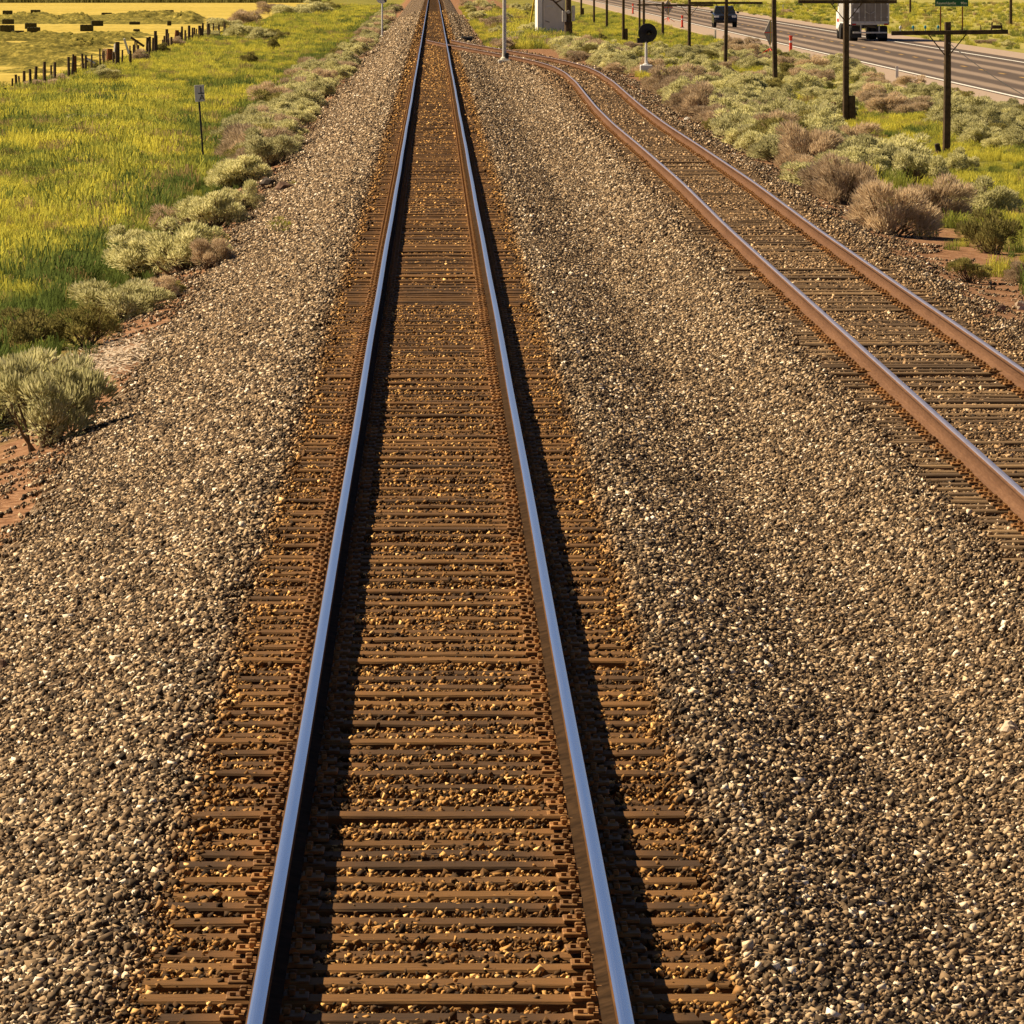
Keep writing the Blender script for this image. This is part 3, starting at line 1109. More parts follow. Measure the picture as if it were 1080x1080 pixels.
ONES = 'nearest second third fourth fifth sixth seventh eighth ninth tenth eleventh twelfth thirteenth fourteenth fifteenth sixteenth seventeenth eighteenth nineteenth'.split()
TENS = {2: 'twenty', 3: 'thirty', 4: 'forty', 5: 'fifty', 6: 'sixty', 7: 'seventy'}


def ordinal(n):
    if n < 19: return ONES[n]
    t, o = divmod(n + 1, 10)
    return TENS[t] + (' ' + ('first' if o == 1 else ONES[o - 1]) if o else ' th'.replace(' th', 'th'))


LEFT_MARKS = [(235, 'short of the number plate level'), (330, 'level with the silver mast'), (440, 'level with the turnout'), (560, 'by the white track sign'), (2000, 'beyond the white track sign')]
RIGHT_MARKS = [(170, 'nearer than any pole'), (215, 'by the nearest pole'), (265, 'by the second pole'), (335, 'by the third pole'), (395, 'by the fourth pole'), (2000, 'past the fourth pole')]


def near_of(y, marks):
    return next(t for lim, t in marks if y < lim)


LATE = []


def late(kd, x, y, w, h, where, group, parts):
    LATE.append((kd, x, y, w, h, where, group, parts))


def plant():
    """each shrub's label: look, place, and its turn counting away from the camera"""
    look = {'sage': 'grey green sagebrush', 'dry': 'dry brown shrub', 'olive': 'olive shrub'}
    count = {}
    for kd, x, y, w, h, where, group, parts in sorted(LATE, key=lambda q: q[2]):
        k = count.get((kd, where), 0); count[kd, where] = k + 1
        bush(kd, x, y, w, h, '%s, %s, %s from camera' % (look[kd], where, ordinal(k)), group, parts=parts)


def build_shrubs():
    # embankment on the left, nearest first
    pbush('sage', 50, 462, 108, 112, -1.05, 'large pale sagebrush at the left edge, nearest the camera')
    pbush('sage', -6, 428, 120, 95, -1.15, 'pale sagebrush cut off by the left edge, behind the nearest one')
    pbush('olive', 92, 347, 70, 46, -1.1, 'dark olive shrub, right half of the dark pair at the left edge')
    pbush('olive', 28, 350, 84, 52, -1.15, 'dark olive shrub, left half of the dark pair at the left edge')
    pbush('sage', 124, 322, 82, 52, -1.1, 'round pale sagebrush just beyond the dark olive pair')
    pbush('dry', 168, 306, 36, 26, -1.0, 'dry twiggy shrub between round sagebrush and the large clump')
    pbush('olive', 182, 305, 22, 20, -1.0, 'small yellowish shrub at the gravel edge before the large clump')
    pbush('sage', 152, 283, 74, 52, -1.2, 'sagebrush, left part of the large clump left of the gravel')
    pbush('sage', 196, 281, 76, 56, -1.1, 'sagebrush, right part of the large clump left of the gravel')
    pbush('dry', 222, 280, 44, 34, -1.0, 'reddish dry shrub on the gravel side of the large clump')
    pbush('sage', 130, 256, 50, 32, -1.25, 'low sagebrush behind the large clump beside the green grass')
    pbush('sage', 226, 234, 66, 48, -1.05, 'dense round sagebrush with dark right side, left of yellow weeds')
    pbush('sage', 252, 222, 40, 38, -1.0, 'small sagebrush tight on the right of the dense round one')
    pbush('dry', 190, 236, 46, 34, -1.2, 'dry grey shrub left of the dense round sagebrush')
    pbush('sage', 260, 186, 56, 38, -1.05, 'sagebrush beside the dark boulder, left bank')
    pbush('sage', 236, 192, 40, 28, -1.2, 'low sagebrush left of the one beside the boulder')
    pbush('sage', 288, 168, 48, 38, -1.0, 'sagebrush just above the dark boulder, left bank')
    pbush('weed', 236, 254, 20, 15, -.95, 'bright yellow weed at the gravel edge below round sagebrush')
    pbush('weed', 295, 256, 28, 24, -.8, 'green yellow weed growing alone in the left gravel')
    pbush('weed', 309, 196, 10, 7, -.8, 'tiny green weed in the gravel by the flat boulder')
    pbush('weed', 0, 302, 18, 24, -1.4, 'bright yellow weed at the left edge of the meadow')
    y = 196.0
    while y < 1000:
        for k in range(2 if y < 390 else 1):
            kd = RND.choices(['sage', 'dry', 'olive'], [.60, .27, .13])[0]
            w = RND.uniform(1.3, 2.3)
            x = -4.75 - RND.uniform(0, 1.2) - (1.0 if k else 0)
            yy = y + RND.uniform(-2, 2)
            if yy < 228 and x < -5.6: x += 1.0
            late(kd, x, yy, w, w * RND.uniform(.5, .72), 'left bank ' + near_of(yy, LEFT_MARKS), 'shrubs along the left bank', yy < 330)
        y += RND.uniform(4.2, 7.0) * (1 if y < 480 else 2.2)
    # clump by the fence, scattered ones in the meadow
    g = 'shrubs in the left meadow'
    for px, py, wp, hp, kd in ((236, 34, 34, 20, 'sage'), (258, 30, 36, 24, 'dry'), (252, 40, 34, 20, 'sage'), (275, 44, 34, 20, 'sage'), (292, 44, 26, 18, 'olive'),
                               (285, 16, 30, 16, 'dry'), (305, 18, 36, 18, 'sage'), (330, 16, 36, 18, 'sage'), (345, 12, 26, 14, 'olive'), (222, 40, 20, 12, 'sage')):
        x, y = at(px, py, -1.5)
        late(kd, x, y, 1.1 * wp * y / F_PX, 1.1 * hp * y / F_PX, 'clump where the old fence ends', g, False)
    for px, py, wp, hp, kd, lb in ((95, 138, 42, 22, 'sage', 'pale sagebrush alone in the middle of the yellow meadow'),
                                   (70, 136, 22, 14, 'olive', 'small dark shrub touching the lone meadow sagebrush'),
                                   (108, 84, 30, 16, 'sage', 'grey sagebrush at the foot of the old fence near leaning white board'),
                                   (120, 92, 20, 20, 'olive', 'dark shrub below the leaning white board of the fence'),
                                   (140, 108, 30, 10, 'dry', 'pale dry shrub in the meadow below the fence'),
                                   (152, 100, 12, 9, 'olive', 'tiny dark shrub in the meadow below the fence'),
                                   (40, 98, 36, 16, 'dry', 'brown dead brush around the leftmost fence posts'),
                                   (64, 90, 22, 12, 'dry', 'brown dead brush left of the red brown fence post'),
                                   (96, 76, 18, 13, 'olive', 'dark brush by the white board on the ground of the fence'),
                                   (116, 66, 18, 14, 'dry', 'brown brush behind the tall white topped fence post'),
                                   (147, 66, 20, 14, 'dry', 'brown brush under the slanted fence brace'),
                                   (170, 57, 14, 12, 'olive', 'dark brush between the middle fence posts'),
                                   (187, 52, 18, 13, 'dry', 'brown brush around the red brown pair of fence posts'),
                                   (203, 46, 16, 10, 'olive', 'dark brush near the far end of the fence posts'),
                                   (262, 70, 16, 18, 'olive', 'dark tall shrub in the meadow left of the track row'),
                                   (30, 190, 30, 16, 'olive', 'dark low shrub in the green patch at the left edge of the meadow'),
                                   (10, 168, 26, 14, 'olive', 'dark low shrub just above the green patch at the left edge'),
                                   (236, 100, 14, 10, 'olive', 'small dark shrub in the meadow right of the number plate'),
                                   (252, 84, 12, 12, 'olive', 'small dark shrub in the meadow up from the number plate'),
                                   (288, 54, 14, 16, 'olive', 'dark shrub in the meadow below the big clump')):
        pbush(kd, px, py, wp, hp, -1.5, lb)
    # right of the siding: named ones in front
    pbush('dry', 938, 250, 78, 62, -.75, 'rounded brown twiggy shrub, largest beside the siding')
    pbush('dry', 890, 222, 60, 52, -.8, 'pale dry shrub left of the largest brown one by the siding')
    pbush('dry', 985, 240, 64, 50, -.8, 'pale pinkish dry shrub right of the largest brown one')
    pbush('olive', 1046, 266, 62, 52, -.75, 'dark branching shrub near the right edge by the siding')
    pbush('sage', 1040, 228, 60, 44, -.8, 'grey green sagebrush behind the dark branching shrub')
    pbush('olive', 1022, 298, 40, 28, -.7, 'small round yellowish shrub alone near the right edge')
    pbush('dry', 1078, 296, 26, 22, -.7, 'dry shrub cut off by the right edge above the rocks')
    pbush('sage', 966, 196, 56, 46, -.8, 'sagebrush with deep shade right of it, left of the nearest pole')
    pbush('sage', 915, 186, 66, 44, -.8, 'broad pale sagebrush in the clump left of the nearest pole')
    pbush('sage', 1012, 184, 34, 28, -.85, 'sagebrush against the foot of the nearest pole')
    pbush('olive', 749, 140, 14, 17, -.65, 'small dark round shrub alone by the siding ties')
    done = []
    tries = 0
    sgx, sgy = at(681.5, 79, -.62)
    while len(done) < 325 and tries < 24000:
        tries += 1
        y = 104 + 330 * RND.random() ** 1.3
        b = RND.random()
        if b < .66:
            zone = 0; x = sid_x(y) + 2.7 + abs(RND.gauss(0, 2.2))
            if y > 330: x = max(x, RND.uniform(7.2, 11))
            if x > 13.4 or (y < 250 and x > 12.6): continue
        else:
            zone = 1; x = RND.uniform(15.2, 18.6) + .0035 * y
        if y > 235 and RND.random() < .4: zone = 1; x = RND.uniform(10.5, 18.4) + .0035 * y
        if sgx - 1.3 < x < sgx + 1.0 and sgy - 34 < y < sgy + 1: continue
        px = VPX + F_PX * x / y
        if px > 1120: continue
        base = VPY + F_PX * (CAM_H + .8) / y
        if zone == 0 and ((190 < base and 880 < px < 1000) or (226 < base and px > 880)): continue
        w = RND.uniform(1.2, 2.15) if zone == 0 else RND.uniform(1.0, 1.9)
        if any((x - a) ** 2 + (.8 * (y - c)) ** 2 < (.29 * (w + d)) ** 2 for a, c, d in done): continue
        nr = x - sid_x(y)
        if zone == 0 and nr < 3.9: kd = RND.choices(['dry', 'sage', 'olive'], [.46, .38, .16])[0]
        else: kd = RND.choices(['sage', 'olive', 'dry'], [.72, .14, .14])[0]
        done.append((x, y, w))
        h = w * RND.uniform(.5, .74)
        late(kd, x, y, w, h, ('siding brush ' if zone == 0 else 'highway verge ') + near_of(y, RIGHT_MARKS), 'shrubs ' + ('beside the siding' if zone == 0 else 'beside the highway'), y < 260)
    # far right of the main track beyond the turnout
    for k in range(44):
        y = 430 + 560 * RND.random() ** 1.3
        x = 4.2 + abs(RND.gauss(0, 1.2)) if k % 3 else RND.uniform(6, 13)
        kd = RND.choices(['sage', 'dry', 'olive'], [.6, .25, .15])[0]
        w = RND.uniform(1.3, 2.4)
        late(kd, x, y, w, w * RND.uniform(.5, .7), 'main track verge beyond the turnout', 'far shrubs beyond the turnout', False)
    for px, py, wp, hp, kd in ((600, 47, 30, 12, 'sage'), (575, 47, 26, 10, 'sage'), (555, 45, 26, 10, 'olive'), (625, 52, 26, 14, 'sage'), (635, 46, 12, 14, 'olive'),
                               (610, 58, 24, 10, 'sage'), (640, 62, 22, 12, 'sage')):
        x, y = at(px, py, -.75)
        late(kd, x, y, wp * y / F_PX, hp * y / F_PX, 'foot of the grey cabinet', 'shrubs before the cabinet', False)
    # beyond the highway
    for px, py, wp, hp, kd in ((1062, 52, 20, 10, 'sage'), (1040, 50, 26, 7, 'dry'), (858, 22, 8, 5, 'olive'), (868, 24, 6, 4, 'olive'), (985, 14, 9, 6, 'olive'), (975, 13, 5, 4, 'olive'),
                               (1001, 12, 9, 4, 'olive'), (1028, 16, 7, 4, 'dry'), (800, 9, 8, 4, 'olive'), (905, 12, 6, 4, 'olive'), (830, 14, 14, 6, 'dry'), (812, 12, 10, 6, 'sage')):
        x, y = at(px, py, -.85)
        late(kd, x, y, wp * y / F_PX, hp * y / F_PX, 'yellow slope beyond the highway', 'shrubs beyond the highway', False)
    plant()


build_shrubs()


# ------------------------------------------------------------------ telegraph poles
def build_poles():
    def pole(px, py, z, top, r, label, arm=None, arm_span=0, ins=False, stub=False, group=None, lean=0.0, yaw=0.0):
        x, y = at(px, py, z)
        z = lz(x, y)
        sc = F_PX / y
        H = (py - top) / sc + (lz(x, y) - z)
        e = empty('telegraph_pole', (x, y, z), 0, label, 'utility pole', group)
        obj('pole', MB().tube((0, 0, -.3), (lean * H, 0, H * .5), r * 1.08, r, 10).tube((lean * H, 0, H * .5), (lean * H, 0, H), r, r * .88, 10), M['pole'], e, smooth=False)
        if stub:
            obj('stub_brace', MB().tube((.22, -.05, -.2), (.20, -.05, .95), .12, .11, 8), M['pole'], e)
        if arm is not None:
            za = (py - arm) / sc
            a, b = arm_span
            x0, x1 = (a - px) / sc, (b - px) / sc
            tz = yaw
            obj('crossarm', MB().box(((x0 + x1) / 2, -r - .05, za), (x1 - x0, .11, .12), (0, tz, 0), bev=.01), M['pole'], e)
            for s in (-1, 1):
                obj('brace', MB().tube((s * .06, -r - .03, za - .62), (s * .52, -r - .03, za - .05), .018, .018, 6), M['pole'], e)
            if ins:
                for k, q in enumerate((.12, .29, .45, .62)):
                    g = MB().lathe([(.012, 0), (.012, .05), (.03, .055), (.038, .085), (.03, .125), (.012, .14)], 10)
                    xx = x0 * (1 - q * 1.35)
                    obj('insulator', g, M['white_paint'] if k == 0 else M['blue_glass'], e, (xx, -r - .05, za + .06 - xx * math.sin(tz)))
                for q in (.24, .55, .90):
                    obj('insulator_pin', MB().tube((x1 * q, -r - .05, za + .05), (x1 * q, -r - .05, za + .2), .02, .012, 6), M['pole'], e)
                obj('hardware', MB().box((x1 * .80, -r - .05, za + .15), (.26, .08, .1), bev=.02).tube((x1 * .72, -r - .05, za + .05), (x1 * .74, -r - .05, za + .28), .02).tube((x1 * .9, -r - .05, za + .05), (x1 * .88, -r - .05, za + .26), .02), M['pole'], e)
        return e, (x, y, z), sc
    e, p, sc = pole(998, 166, -.85, 25, .105, 'nearest wooden telegraph pole with full crossarm and glass insulators', 36, (939, 1062), True, lean=.006, yaw=-.012)
    # slack wire from its brace to a pole out of frame
    a = np.array((.05, -.1, (166 - 47) / sc)); b = np.array((2.8, -34, 1.2))
    pts = [a + (b - a) * t - np.array((0, 0, 1.1 * 4 * t * (1 - t) * .5)) for t in np.linspace(0, 1, 14)]
    obj('wire', MB().path(pts, .012, 5), M['wire'], e)
    pole(892, 132, -.85, -70, .105, 'telegraph pole in front of the truck trailer, crossarm cut by the top', 3, (841, 945), False, True)
    pole(818, 97, -.85, -60, .105, 'telegraph pole left of the orange tube and folded road sign', lean=-.012)
    pole(765, 71, -.85, -45, .10, 'telegraph pole in front of the dark car', 4, (726, 804), lean=.008)
    pole(727, 59, -.85, -40, .10, 'telegraph pole between the orange tube and the dark car', 5, (700, 752))
    pole(699, 40, -.85, 2, .11, 'short telegraph pole right of the round black signal', 5, (672, 726))
    pole(679, 30, -.85, -50, .11, 'telegraph pole above the round black signal, right of a thinner twin')
    pole(674.5, 33, -.85, -50, .09, 'thin telegraph pole above the round black signal, left of its twin')
    pole(657.5, 44, -.85, -60, .10, 'telegraph pole with a thick stub left of the round black signal', stub=True)
    pole(640, 31, -.85, -50, .11, 'telegraph pole in the third place right of the equipment cabinet')
    pole(626.5, 26, -.85, -50, .10, 'telegraph pole in the second place right of the equipment cabinet')
    pole(613, 18, -.85, -50, .11, 'far telegraph pole next right of the equipment cabinet', stub=True)
    pole(960, 16, -.85, -40, .12, 'wooden pole beyond the highway just right of the truck')
    pole(1066, 30, -.85, -60, .13, 'wooden pole beyond the highway at the right edge')
    # old stakes among the brush
    x, y = at(878, 132, -.8)
    o = obj('wooden_stake', MB().box((0, 0, .35), (.17, .16, .9), (0, .06, 0), bev=.02), M['post_red'], None, (x, y, lz(x, y)))
    tag(o, 'short red brown stake standing in the brush left of a pole', 'post')
    x, y = at(898, 124, -.8)
    o = obj('wooden_stake', MB().box((0, 0, .22), (.3, .2, .34), (0, 1.2, 0), bev=.02), M['post'], None, (x, y, lz(x, y)))
    tag(o, 'dark chunk of wood at the foot of the second pole', 'post')
    x, y = at(990, 165, -.8)
    o = obj('wooden_stake', MB().box((0, 0, .12), (.14, .16, .5), (0, -.2, 0), bev=.02), M['rock_dark'], None, (x, y, lz(x, y)))
    tag(o, 'small dark stub beside the foot of the nearest pole', 'post')


build_poles()


# ------------------------------------------------------------------ railway equipment
def text(body, size, mat, parent, loc, rot, align='CENTER', ext=.002):
    c = bpy.data.curves.new('lettering', 'FONT')
    c.body = body; c.size = size; c.extrude = ext; c.align_x = align; c.align_y = 'CENTER'
    c.materials.append(mat)
    tmp = bpy.data.objects.new('lettering_curve', c)
    COL.objects.link(tmp)
    bpy.context.view_layer.update()
    me = bpy.data.meshes.new_from_object(tmp.evaluated_get(bpy.context.evaluated_depsgraph_get()))
    bpy.data.objects.remove(tmp)
    o = bpy.data.objects.new('lettering', me)
    if not me.materials: me.materials.append(mat)
    o.location = loc; o.rotation_euler = rot
    return link(o, parent)


def build_equipment():
    # dwarf signal
    x, y = at(681.5, 79, -.62); z = lz(x, y)
    e = empty('dwarf_signal', (x, y, z), 0, 'round black railway signal on a white post beside the siding', 'signal')
    obj('footing', MB().box((0, 0, .25), (.58, .55, .66), bev=.03, taper=1), M['white_paint'], e)
    obj('mast', MB().lathe([(.16, .56), (.16, .62), (.07, .64), (.055, 1.75), (.09, 1.78)], 14), M['white_paint'], e)
    cz = 2.08
    h = obj('target', MB().lathe([(.43, 0), (.445, .012), (.445, .03), (.43, .04)], 32, (.06, -.10, cz), (pi / 2, 0, 0)).box((-.25, -.12, cz - .36), (.36, .03, .24), bev=.01)
            .box((.02, .12, cz - .05), (.36, .34, .5), bev=.04).box((.02, .04, cz - .38), (.16, .16, .22), bev=.02), M['black'], e)
    m = MB(); n = 18; V = []; 
    for yy, rr in ((-.14, .155), (-.48, .165)):
        for k in range(n):
            a = -.25 + (pi + .5) * k / (n - 1)
            V += [(.12 + rr * math.cos(a), yy, cz - .02 + rr * math.sin(a)), (.12 + (rr - .012) * math.cos(a), yy, cz - .02 + (rr - .012) * math.sin(a))]
    Fc = []
    o2 = 2 * n
    for k in range(n - 1):
        i = 2 * k
        Fc += [(i, i + 2, i + 2 + o2, i + o2), (i + 1, i + 1 + o2, i + 3 + o2, i + 3), (i, i + 1, i + 3, i + 2), (i + o2, i + 2 + o2, i + 3 + o2, i + 1 + o2)]
    m.add(V, Fc)
    obj('hood', m, M['black'], h)
    obj('lens', MB().lathe([(.10, 0), (.09, .02), (.04, .035)], 16, (.12, -.14, cz - .02), (pi / 2, 0, 0)), M['glass'], h)

    # tall mast between the tracks
    x, y = at(532, 67, -.35); z = lz(x, y)
    e = empty('signal_mast', (x, y, z), 0, 'tall thin silver mast on a pale footing right of the main track', 'mast')
    obj('footing', MB().box((0, 0, .02), (.62, .6, .26), bev=.03), M['concrete'], e)
    obj('base_casting', MB().lathe([(.20, .15), (.20, .22), (.12, .3), (.10, .56), (.085, .6)], 14), M['concrete'], e)
    obj('junction_box', MB().box((.12, -.1, .36), (.2, .16, .28), bev=.02), M['black'], e)
    obj('mast', MB().lathe([(.10, .58), (.09, 4.0), (.08, 7.0), (.03, 7.04)], 12), M['silver'], e)
    lad = MB()
    for k in range(20):
        lad.tube((.05, -.02, .9 + k * .3), (.15, -.02, .9 + k * .3), .014, .014, 5)
    obj('step_bolts', lad, M['silver'], e)

    # switch machine beside the turnout
    x, y = at(492, 41.5, -.25); z = lz(x, y)
    e = empty('switch_machine', (x, y, z), 0, 'low black switch machine on the ballast right of the turnout', 'switch machine')
    obj('case', MB().box((0, 0, .19), (.78, 1.2, .28), bev=.05).box((.25, 0, .30), (.3, .7, .12), bev=.03), M['black'], e)
    obj('motor', MB().tube((-.34, .3, .2), (-.66, .3, .2), .11, .1, 12), M['black'], e)
    obj('throw_rod', MB().tube((-.3, -.3, .06), (-2.2, -.3, .02), .025, .025, 6), M['siding_rust'], e)

    # equipment cabinet with pole, guy guard
    x, y = at(583, 41, -.72); z = lz(x, y); sc = F_PX / y
    e = empty('equipment_cabinet', (x, y, z), .10, 'light grey metal railway equipment cabinet with bright left side', 'cabinet')
    wdt, dep, hgt = 26.5 / sc, 3.4, 3.1
    obj('housing', MB().box((0, dep / 2, hgt / 2 + .05), (wdt, dep, hgt), bev=.03), M['grey_paint'], e)
    obj('lit_side_panel', MB().box((-wdt / 2 - .02, dep / 2 - .2, hgt / 2 + .1), (.03, dep - .6, hgt - .2), bev=.008), M['white_paint'], e)  # sunlit look of the left side put into a whiter colour
    obj('lit_side_strip', MB().box((-wdt / 2 - .04, -.05, hgt / 2 + .08), (.34, .10, hgt), bev=.01), M['white_paint'], e)  # white strip added at the corner to show the sunlit left face
    d = obj('door', MB().box((.04, -.02, hgt / 2 + .05), (wdt * .82, .04, hgt - .4), bev=.012), M['grey_paint'], e)
    obj('handle', MB().tube((-.55, -.06, 1.25), (-.25, -.06, 1.15), .022, .022, 6), M['black'], d)
    for zz in (.55, 2.28):
        v = obj('vent', MB().box((-.2, -.05, zz), (.56, .03, .16), bev=.01), M['white_paint'], e)
        obj('louvre', MB().box((-.2, -.07, zz + .02), (.5, .02, .03)).box((-.2, -.07, zz - .04), (.5, .02, .03)), M['grey_paint'], v)
    obj('roof_cap', MB().box((0, dep / 2, hgt + .09), (wdt + .24, dep + .24, .1), bev=.02), M['grey_paint'], e)

    x, y = at(599.5, 44, -.72); z = lz(x, y); sc = F_PX / y
    e = empty('service_pole', (x, y, z), 0, 'thick black wooden service pole with meter boxes in front of grey cabinet', 'utility pole')
    obj('pole', MB().lathe([(.28, -.2), (.28, 1.35), (.20, 1.42), (.19, 5.5), (.17, 5.6)], 14), M['pole'], e)
    obj('meter_box', MB().box((.34, -.05, 1.95), (.26, .2, 1.1), bev=.03), M['silver'], e)
    obj('meter_box', MB().box((-.30, -.12, 1.75), (.30, .22, .8), bev=.03), M['silver'], e)
    obj('meter', MB().tube((.0, -.2, 2.05), (.0, -.36, 2.05), .13, .12, 14), M['sign_grey'], e)
    obj('arm', MB().tube((-.2, -.15, 2.0), (-1.15, -.2, 2.95), .06, .06, 8).tube((-.9, -.2, 2.7), (-.35, -.2, 3.0), .05, .05, 8), M['pole'], e)
    obj('lamp_head', MB().lathe([(.05, 0), (.16, .05), (.17, .2), (.08, .26)], 12, (-1.18, -.2, 2.85)), M['black'], e)

    x, y = at(557.5, 38, -.72); z = lz(x, y)
    o = obj('guy_wire_guard', MB().tube((0, 0, 0), (.52, 0, 3.2), .085, .06, 10).tube((.3, .0, 1.84), (.9, 0, 5.6), .012, .012, 6), M['yellow_plastic'], None, (x, y, z))
    tag(o, 'yellow slanted guy wire guard left of the grey cabinet', 'guy guard')

    # left: white backed sign on a thin post, number plate in the meadow
    x, y = at(403, 40, -1.0); z = lz(x, y); sc = F_PX / y
    e = empty('track_sign', (x, y, z), 0, 'white round track sign on a white post left of the main track', 'sign')
    H = 40 / sc
    obj('post', MB().tube((0, 0, -.2), (.02, 0, H + .5), .075, .07, 10), M['white_paint'], e)
    obj('footing', MB().lathe([(.2, -.1), (.19, .12), (.1, .16)], 10), M['concrete'], e)
    pl = MB().lathe([(.46, 0), (.46, .03)], 24, (-.02, -.08, H + .12), (pi / 2, 0, 0))
    obj('plate', pl, M['white_paint'], e)
    obj('mark', MB().box((.22, -.115, H - .05), (.12, .01, .42), (0, -.5, 0)), M['black'], e)
    x, y = at(215.5, 173, -1.45); z = lz(x, y); sc = F_PX / y
    e = empty('marker_sign', (x, y, z), 0, 'white number plate on a thin dark leaning post in the meadow', 'sign')
    H = 85 / sc
    obj('post', MB().box((-.035 * H + .0, 0, H * .42), (.055, .05, H * .92), (0, -.07, 0), bev=.008), M['black'], e)
    w_, h_ = 10.2 / sc, 17.5 / sc
    p = obj('plate', MB().box((0, 0, 0), (w_, .02, h_), bev=.004), M['white_wood'], e, (-.055 * H, -.05, H - h_ / 2))
    p.rotation_euler = (0, -.06, 0)
    text('T', h_ * .62, M['black'], p, (w_ * .16, -.014, h_ * .2), (pi / 2, pi, 0))
    text('A', h_ * .5, M['black'], p, (w_ * .22, -.014, -h_ * .27), (pi / 2, 0, 0))


build_equipment()


# ------------------------------------------------------------------ old fence, hay field
def build_field():
    FX = -19.0
    f = empty('old_fence', (FX, 420, -1.5), 0, 'run-down fence of uneven dark wooden posts between meadow and hay field', 'fence')
    posts = [(5, 101, 96, 3, 'post', 0), (12, 100, 86, 2, 'post', .05), (18, 97, 82, 3, 'post', -.05), (25.5, 92, 78, 3.4, 'post', 0), (37, 94, 78, 2.2, 'post', .06), (46, 93, 74, 2, 'post', 0),
             (54, 88, 72, 2, 'post', 0), (78.5, 83, 62, 5.2, 'post_red', 0), (92, 74, 66, 3.4, 'post', 0), (109, 64, 56, 3.6, 'post', 0), (115, 68, 54, 6.5, 'post_red', .04),
             (124, 74, 47, 5, 'post', 0), (137.5, 71, 56, 3.2, 'post', 0), (146, 64, 50, 2, 'post', 0), (155, 60, 42, 3.4, 'post', .03), (158, 60, 41, 3, 'post', 0), (164, 58.5, 35, 3.6, 'post', 0),
             (172, 54, 44, 2.6, 'post', 0), (176, 53, 33, 3.4, 'post', 0), (185, 50, 34, 4.6, 'post_red', .08), (189, 50, 36, 4.8, 'post_red', -.06), (192, 48, 30, 2.4, 'post', 0),
             (199.5, 47, 29, 3, 'post', 0), (205, 41, 31, 2.2, 'post', 0), (210.5, 44, 29, 3.4, 'post', 0), (214, 37, 26, 2.4, 'post', 0), (219, 33, 24, 2.2, 'post', 0)]
    for px, pb, pt, wp, mt, lean in posts:
        x, y = at(px, pb, -1.5)
        sc = F_PX / y
        H = (pb - pt) / sc + .5; r = max(wp, 2.2) / sc / 2
        m = MB(); n = 8
        m.tube((0, 0, -.35), (lean * H, 0, H - .35), r * 1.05, r * .9, n)
        obj('post', m, M[mt], f, (x - FX, y - 420, 0))
    for yy in np.arange(318, 640, 7.0):
        H = RND.uniform(.9, 1.35); r = RND.uniform(.05, .085)
        obj('post', MB().tube((0, 0, -.3), (RND.gauss(0, .06), 0, H), r * 1.05, r * .9, 7), M['post'], f, (RND.gauss(0, .12), yy - 420 + RND.gauss(0, 1), 0))

    def board(a, b, dist_px, mat, r, nm):
        # board between two image points standing at the distance of ground pixel row dist_px
        _, y = at(100, dist_px, -1.5)
        sc = F_PX / y
        gx, gy = at(a[0], dist_px, -1.5)
        za = -1.5 + (dist_px - a[1]) / sc
        hx, _ = at(b[0], dist_px, -1.5)
        zb = -1.5 + (dist_px - b[1]) / sc
        obj(nm, MB().tube((gx - FX, gy - 420, za + 1.5), (hx - FX, gy - 420 + .1, zb + 1.5), r, r, 6), mat, f)
    board((121, 55), (121.5, 46.5), 74, M['white_wood'], .075, 'board')
    board((131, 41), (136, 57), 72, M['white_wood'], .075, 'board')
    board((90, 61), (100, 67), 78, M['white_wood'], .075, 'board')
    board((138, 39.5), (152, 49), 60, M['post'], .09, 'brace')
    board((176, 53), (196, 55), 55, M['post'], .09, 'fallen_rail')
    for hh in (.45, .95):
        pts = [(0, yy, hh - .06 * math.sin((yy % 9) / 9 * pi)) for yy in np.arange(-95, 190, 3.0)]
        obj('wire', MB().path(pts, .008, 4), M['wire'], f)

    # windrows of mown hay: lumpy ridges across the field
    rows = [(77, 60, .42), (70, 88, .40), (64, 104, .42), (58.5, 116, .40), (54, 122, .42), (50, 128, .42), (46.5, 134, .42), (43, 150, .45), (40, 160, .42), (37.5, 165, .40),
            (25.2, 218, .55), (23.4, 218, .55), (21.6, 218, .55), (19.8, 218, .55), (18.2, 218, .5)]
    places = [ordinal(k) + ' row from the fence' for k in range(10)] + [ordinal(k) + ' row of the far band' for k in range(5)]
    for k, (py, pxr, hgt) in enumerate(rows):
        _, y = at(100, py, -1.42)
        xr, _ = at(pxr, py, -1.42)
        xr = min(xr, -20.5)
        x0 = -.0628 * y - 12
        r = np.random.default_rng(60 + k)
        nx = int((xr - x0) / .22) + 2; nc = 13
        xs = np.linspace(x0, xr, nx)
        wdt = (9.0 if k > 9 else 4.5)
        prof_n = r.uniform(-.3, 2.1, (nx, nc))
        prof_n = sum(np.roll(prof_n, q, 0) for q in range(-3, 4)) / 7 * .8 + prof_n * .2
        sm = np.convolve(r.normal(size=nx + 24), np.hanning(25) / 6, 'valid')[:nx]
        lump = np.clip(.75 + .5 * sm, .15, 1.6) * np.clip((xr - xs) / 1.5, 0, 1)
        skew = .12 if k < 4 else .03
        V = []
        for i, x in enumerate(xs):
            yy = y + (x - xr) * -skew * (3 if k == 0 else 1) + 1.2 * math.sin(x * .21 + k)
            for j in range(nc):
                u_ = j / (nc - 1) * 2 - 1
                zz = hgt * (1 - abs(u_) ** 3) * lump[i] * prof_n[i, j]
                V.append((x, yy + u_ * wdt / 2 + r.normal(0, .05), -1.44 + zz))
        i = (np.arange(nx - 1)[:, None] * nc + np.arange(nc - 1)[None, :]).ravel()
        F_ = np.stack([i, i + nc, i + nc + 1, i + 1], 1)
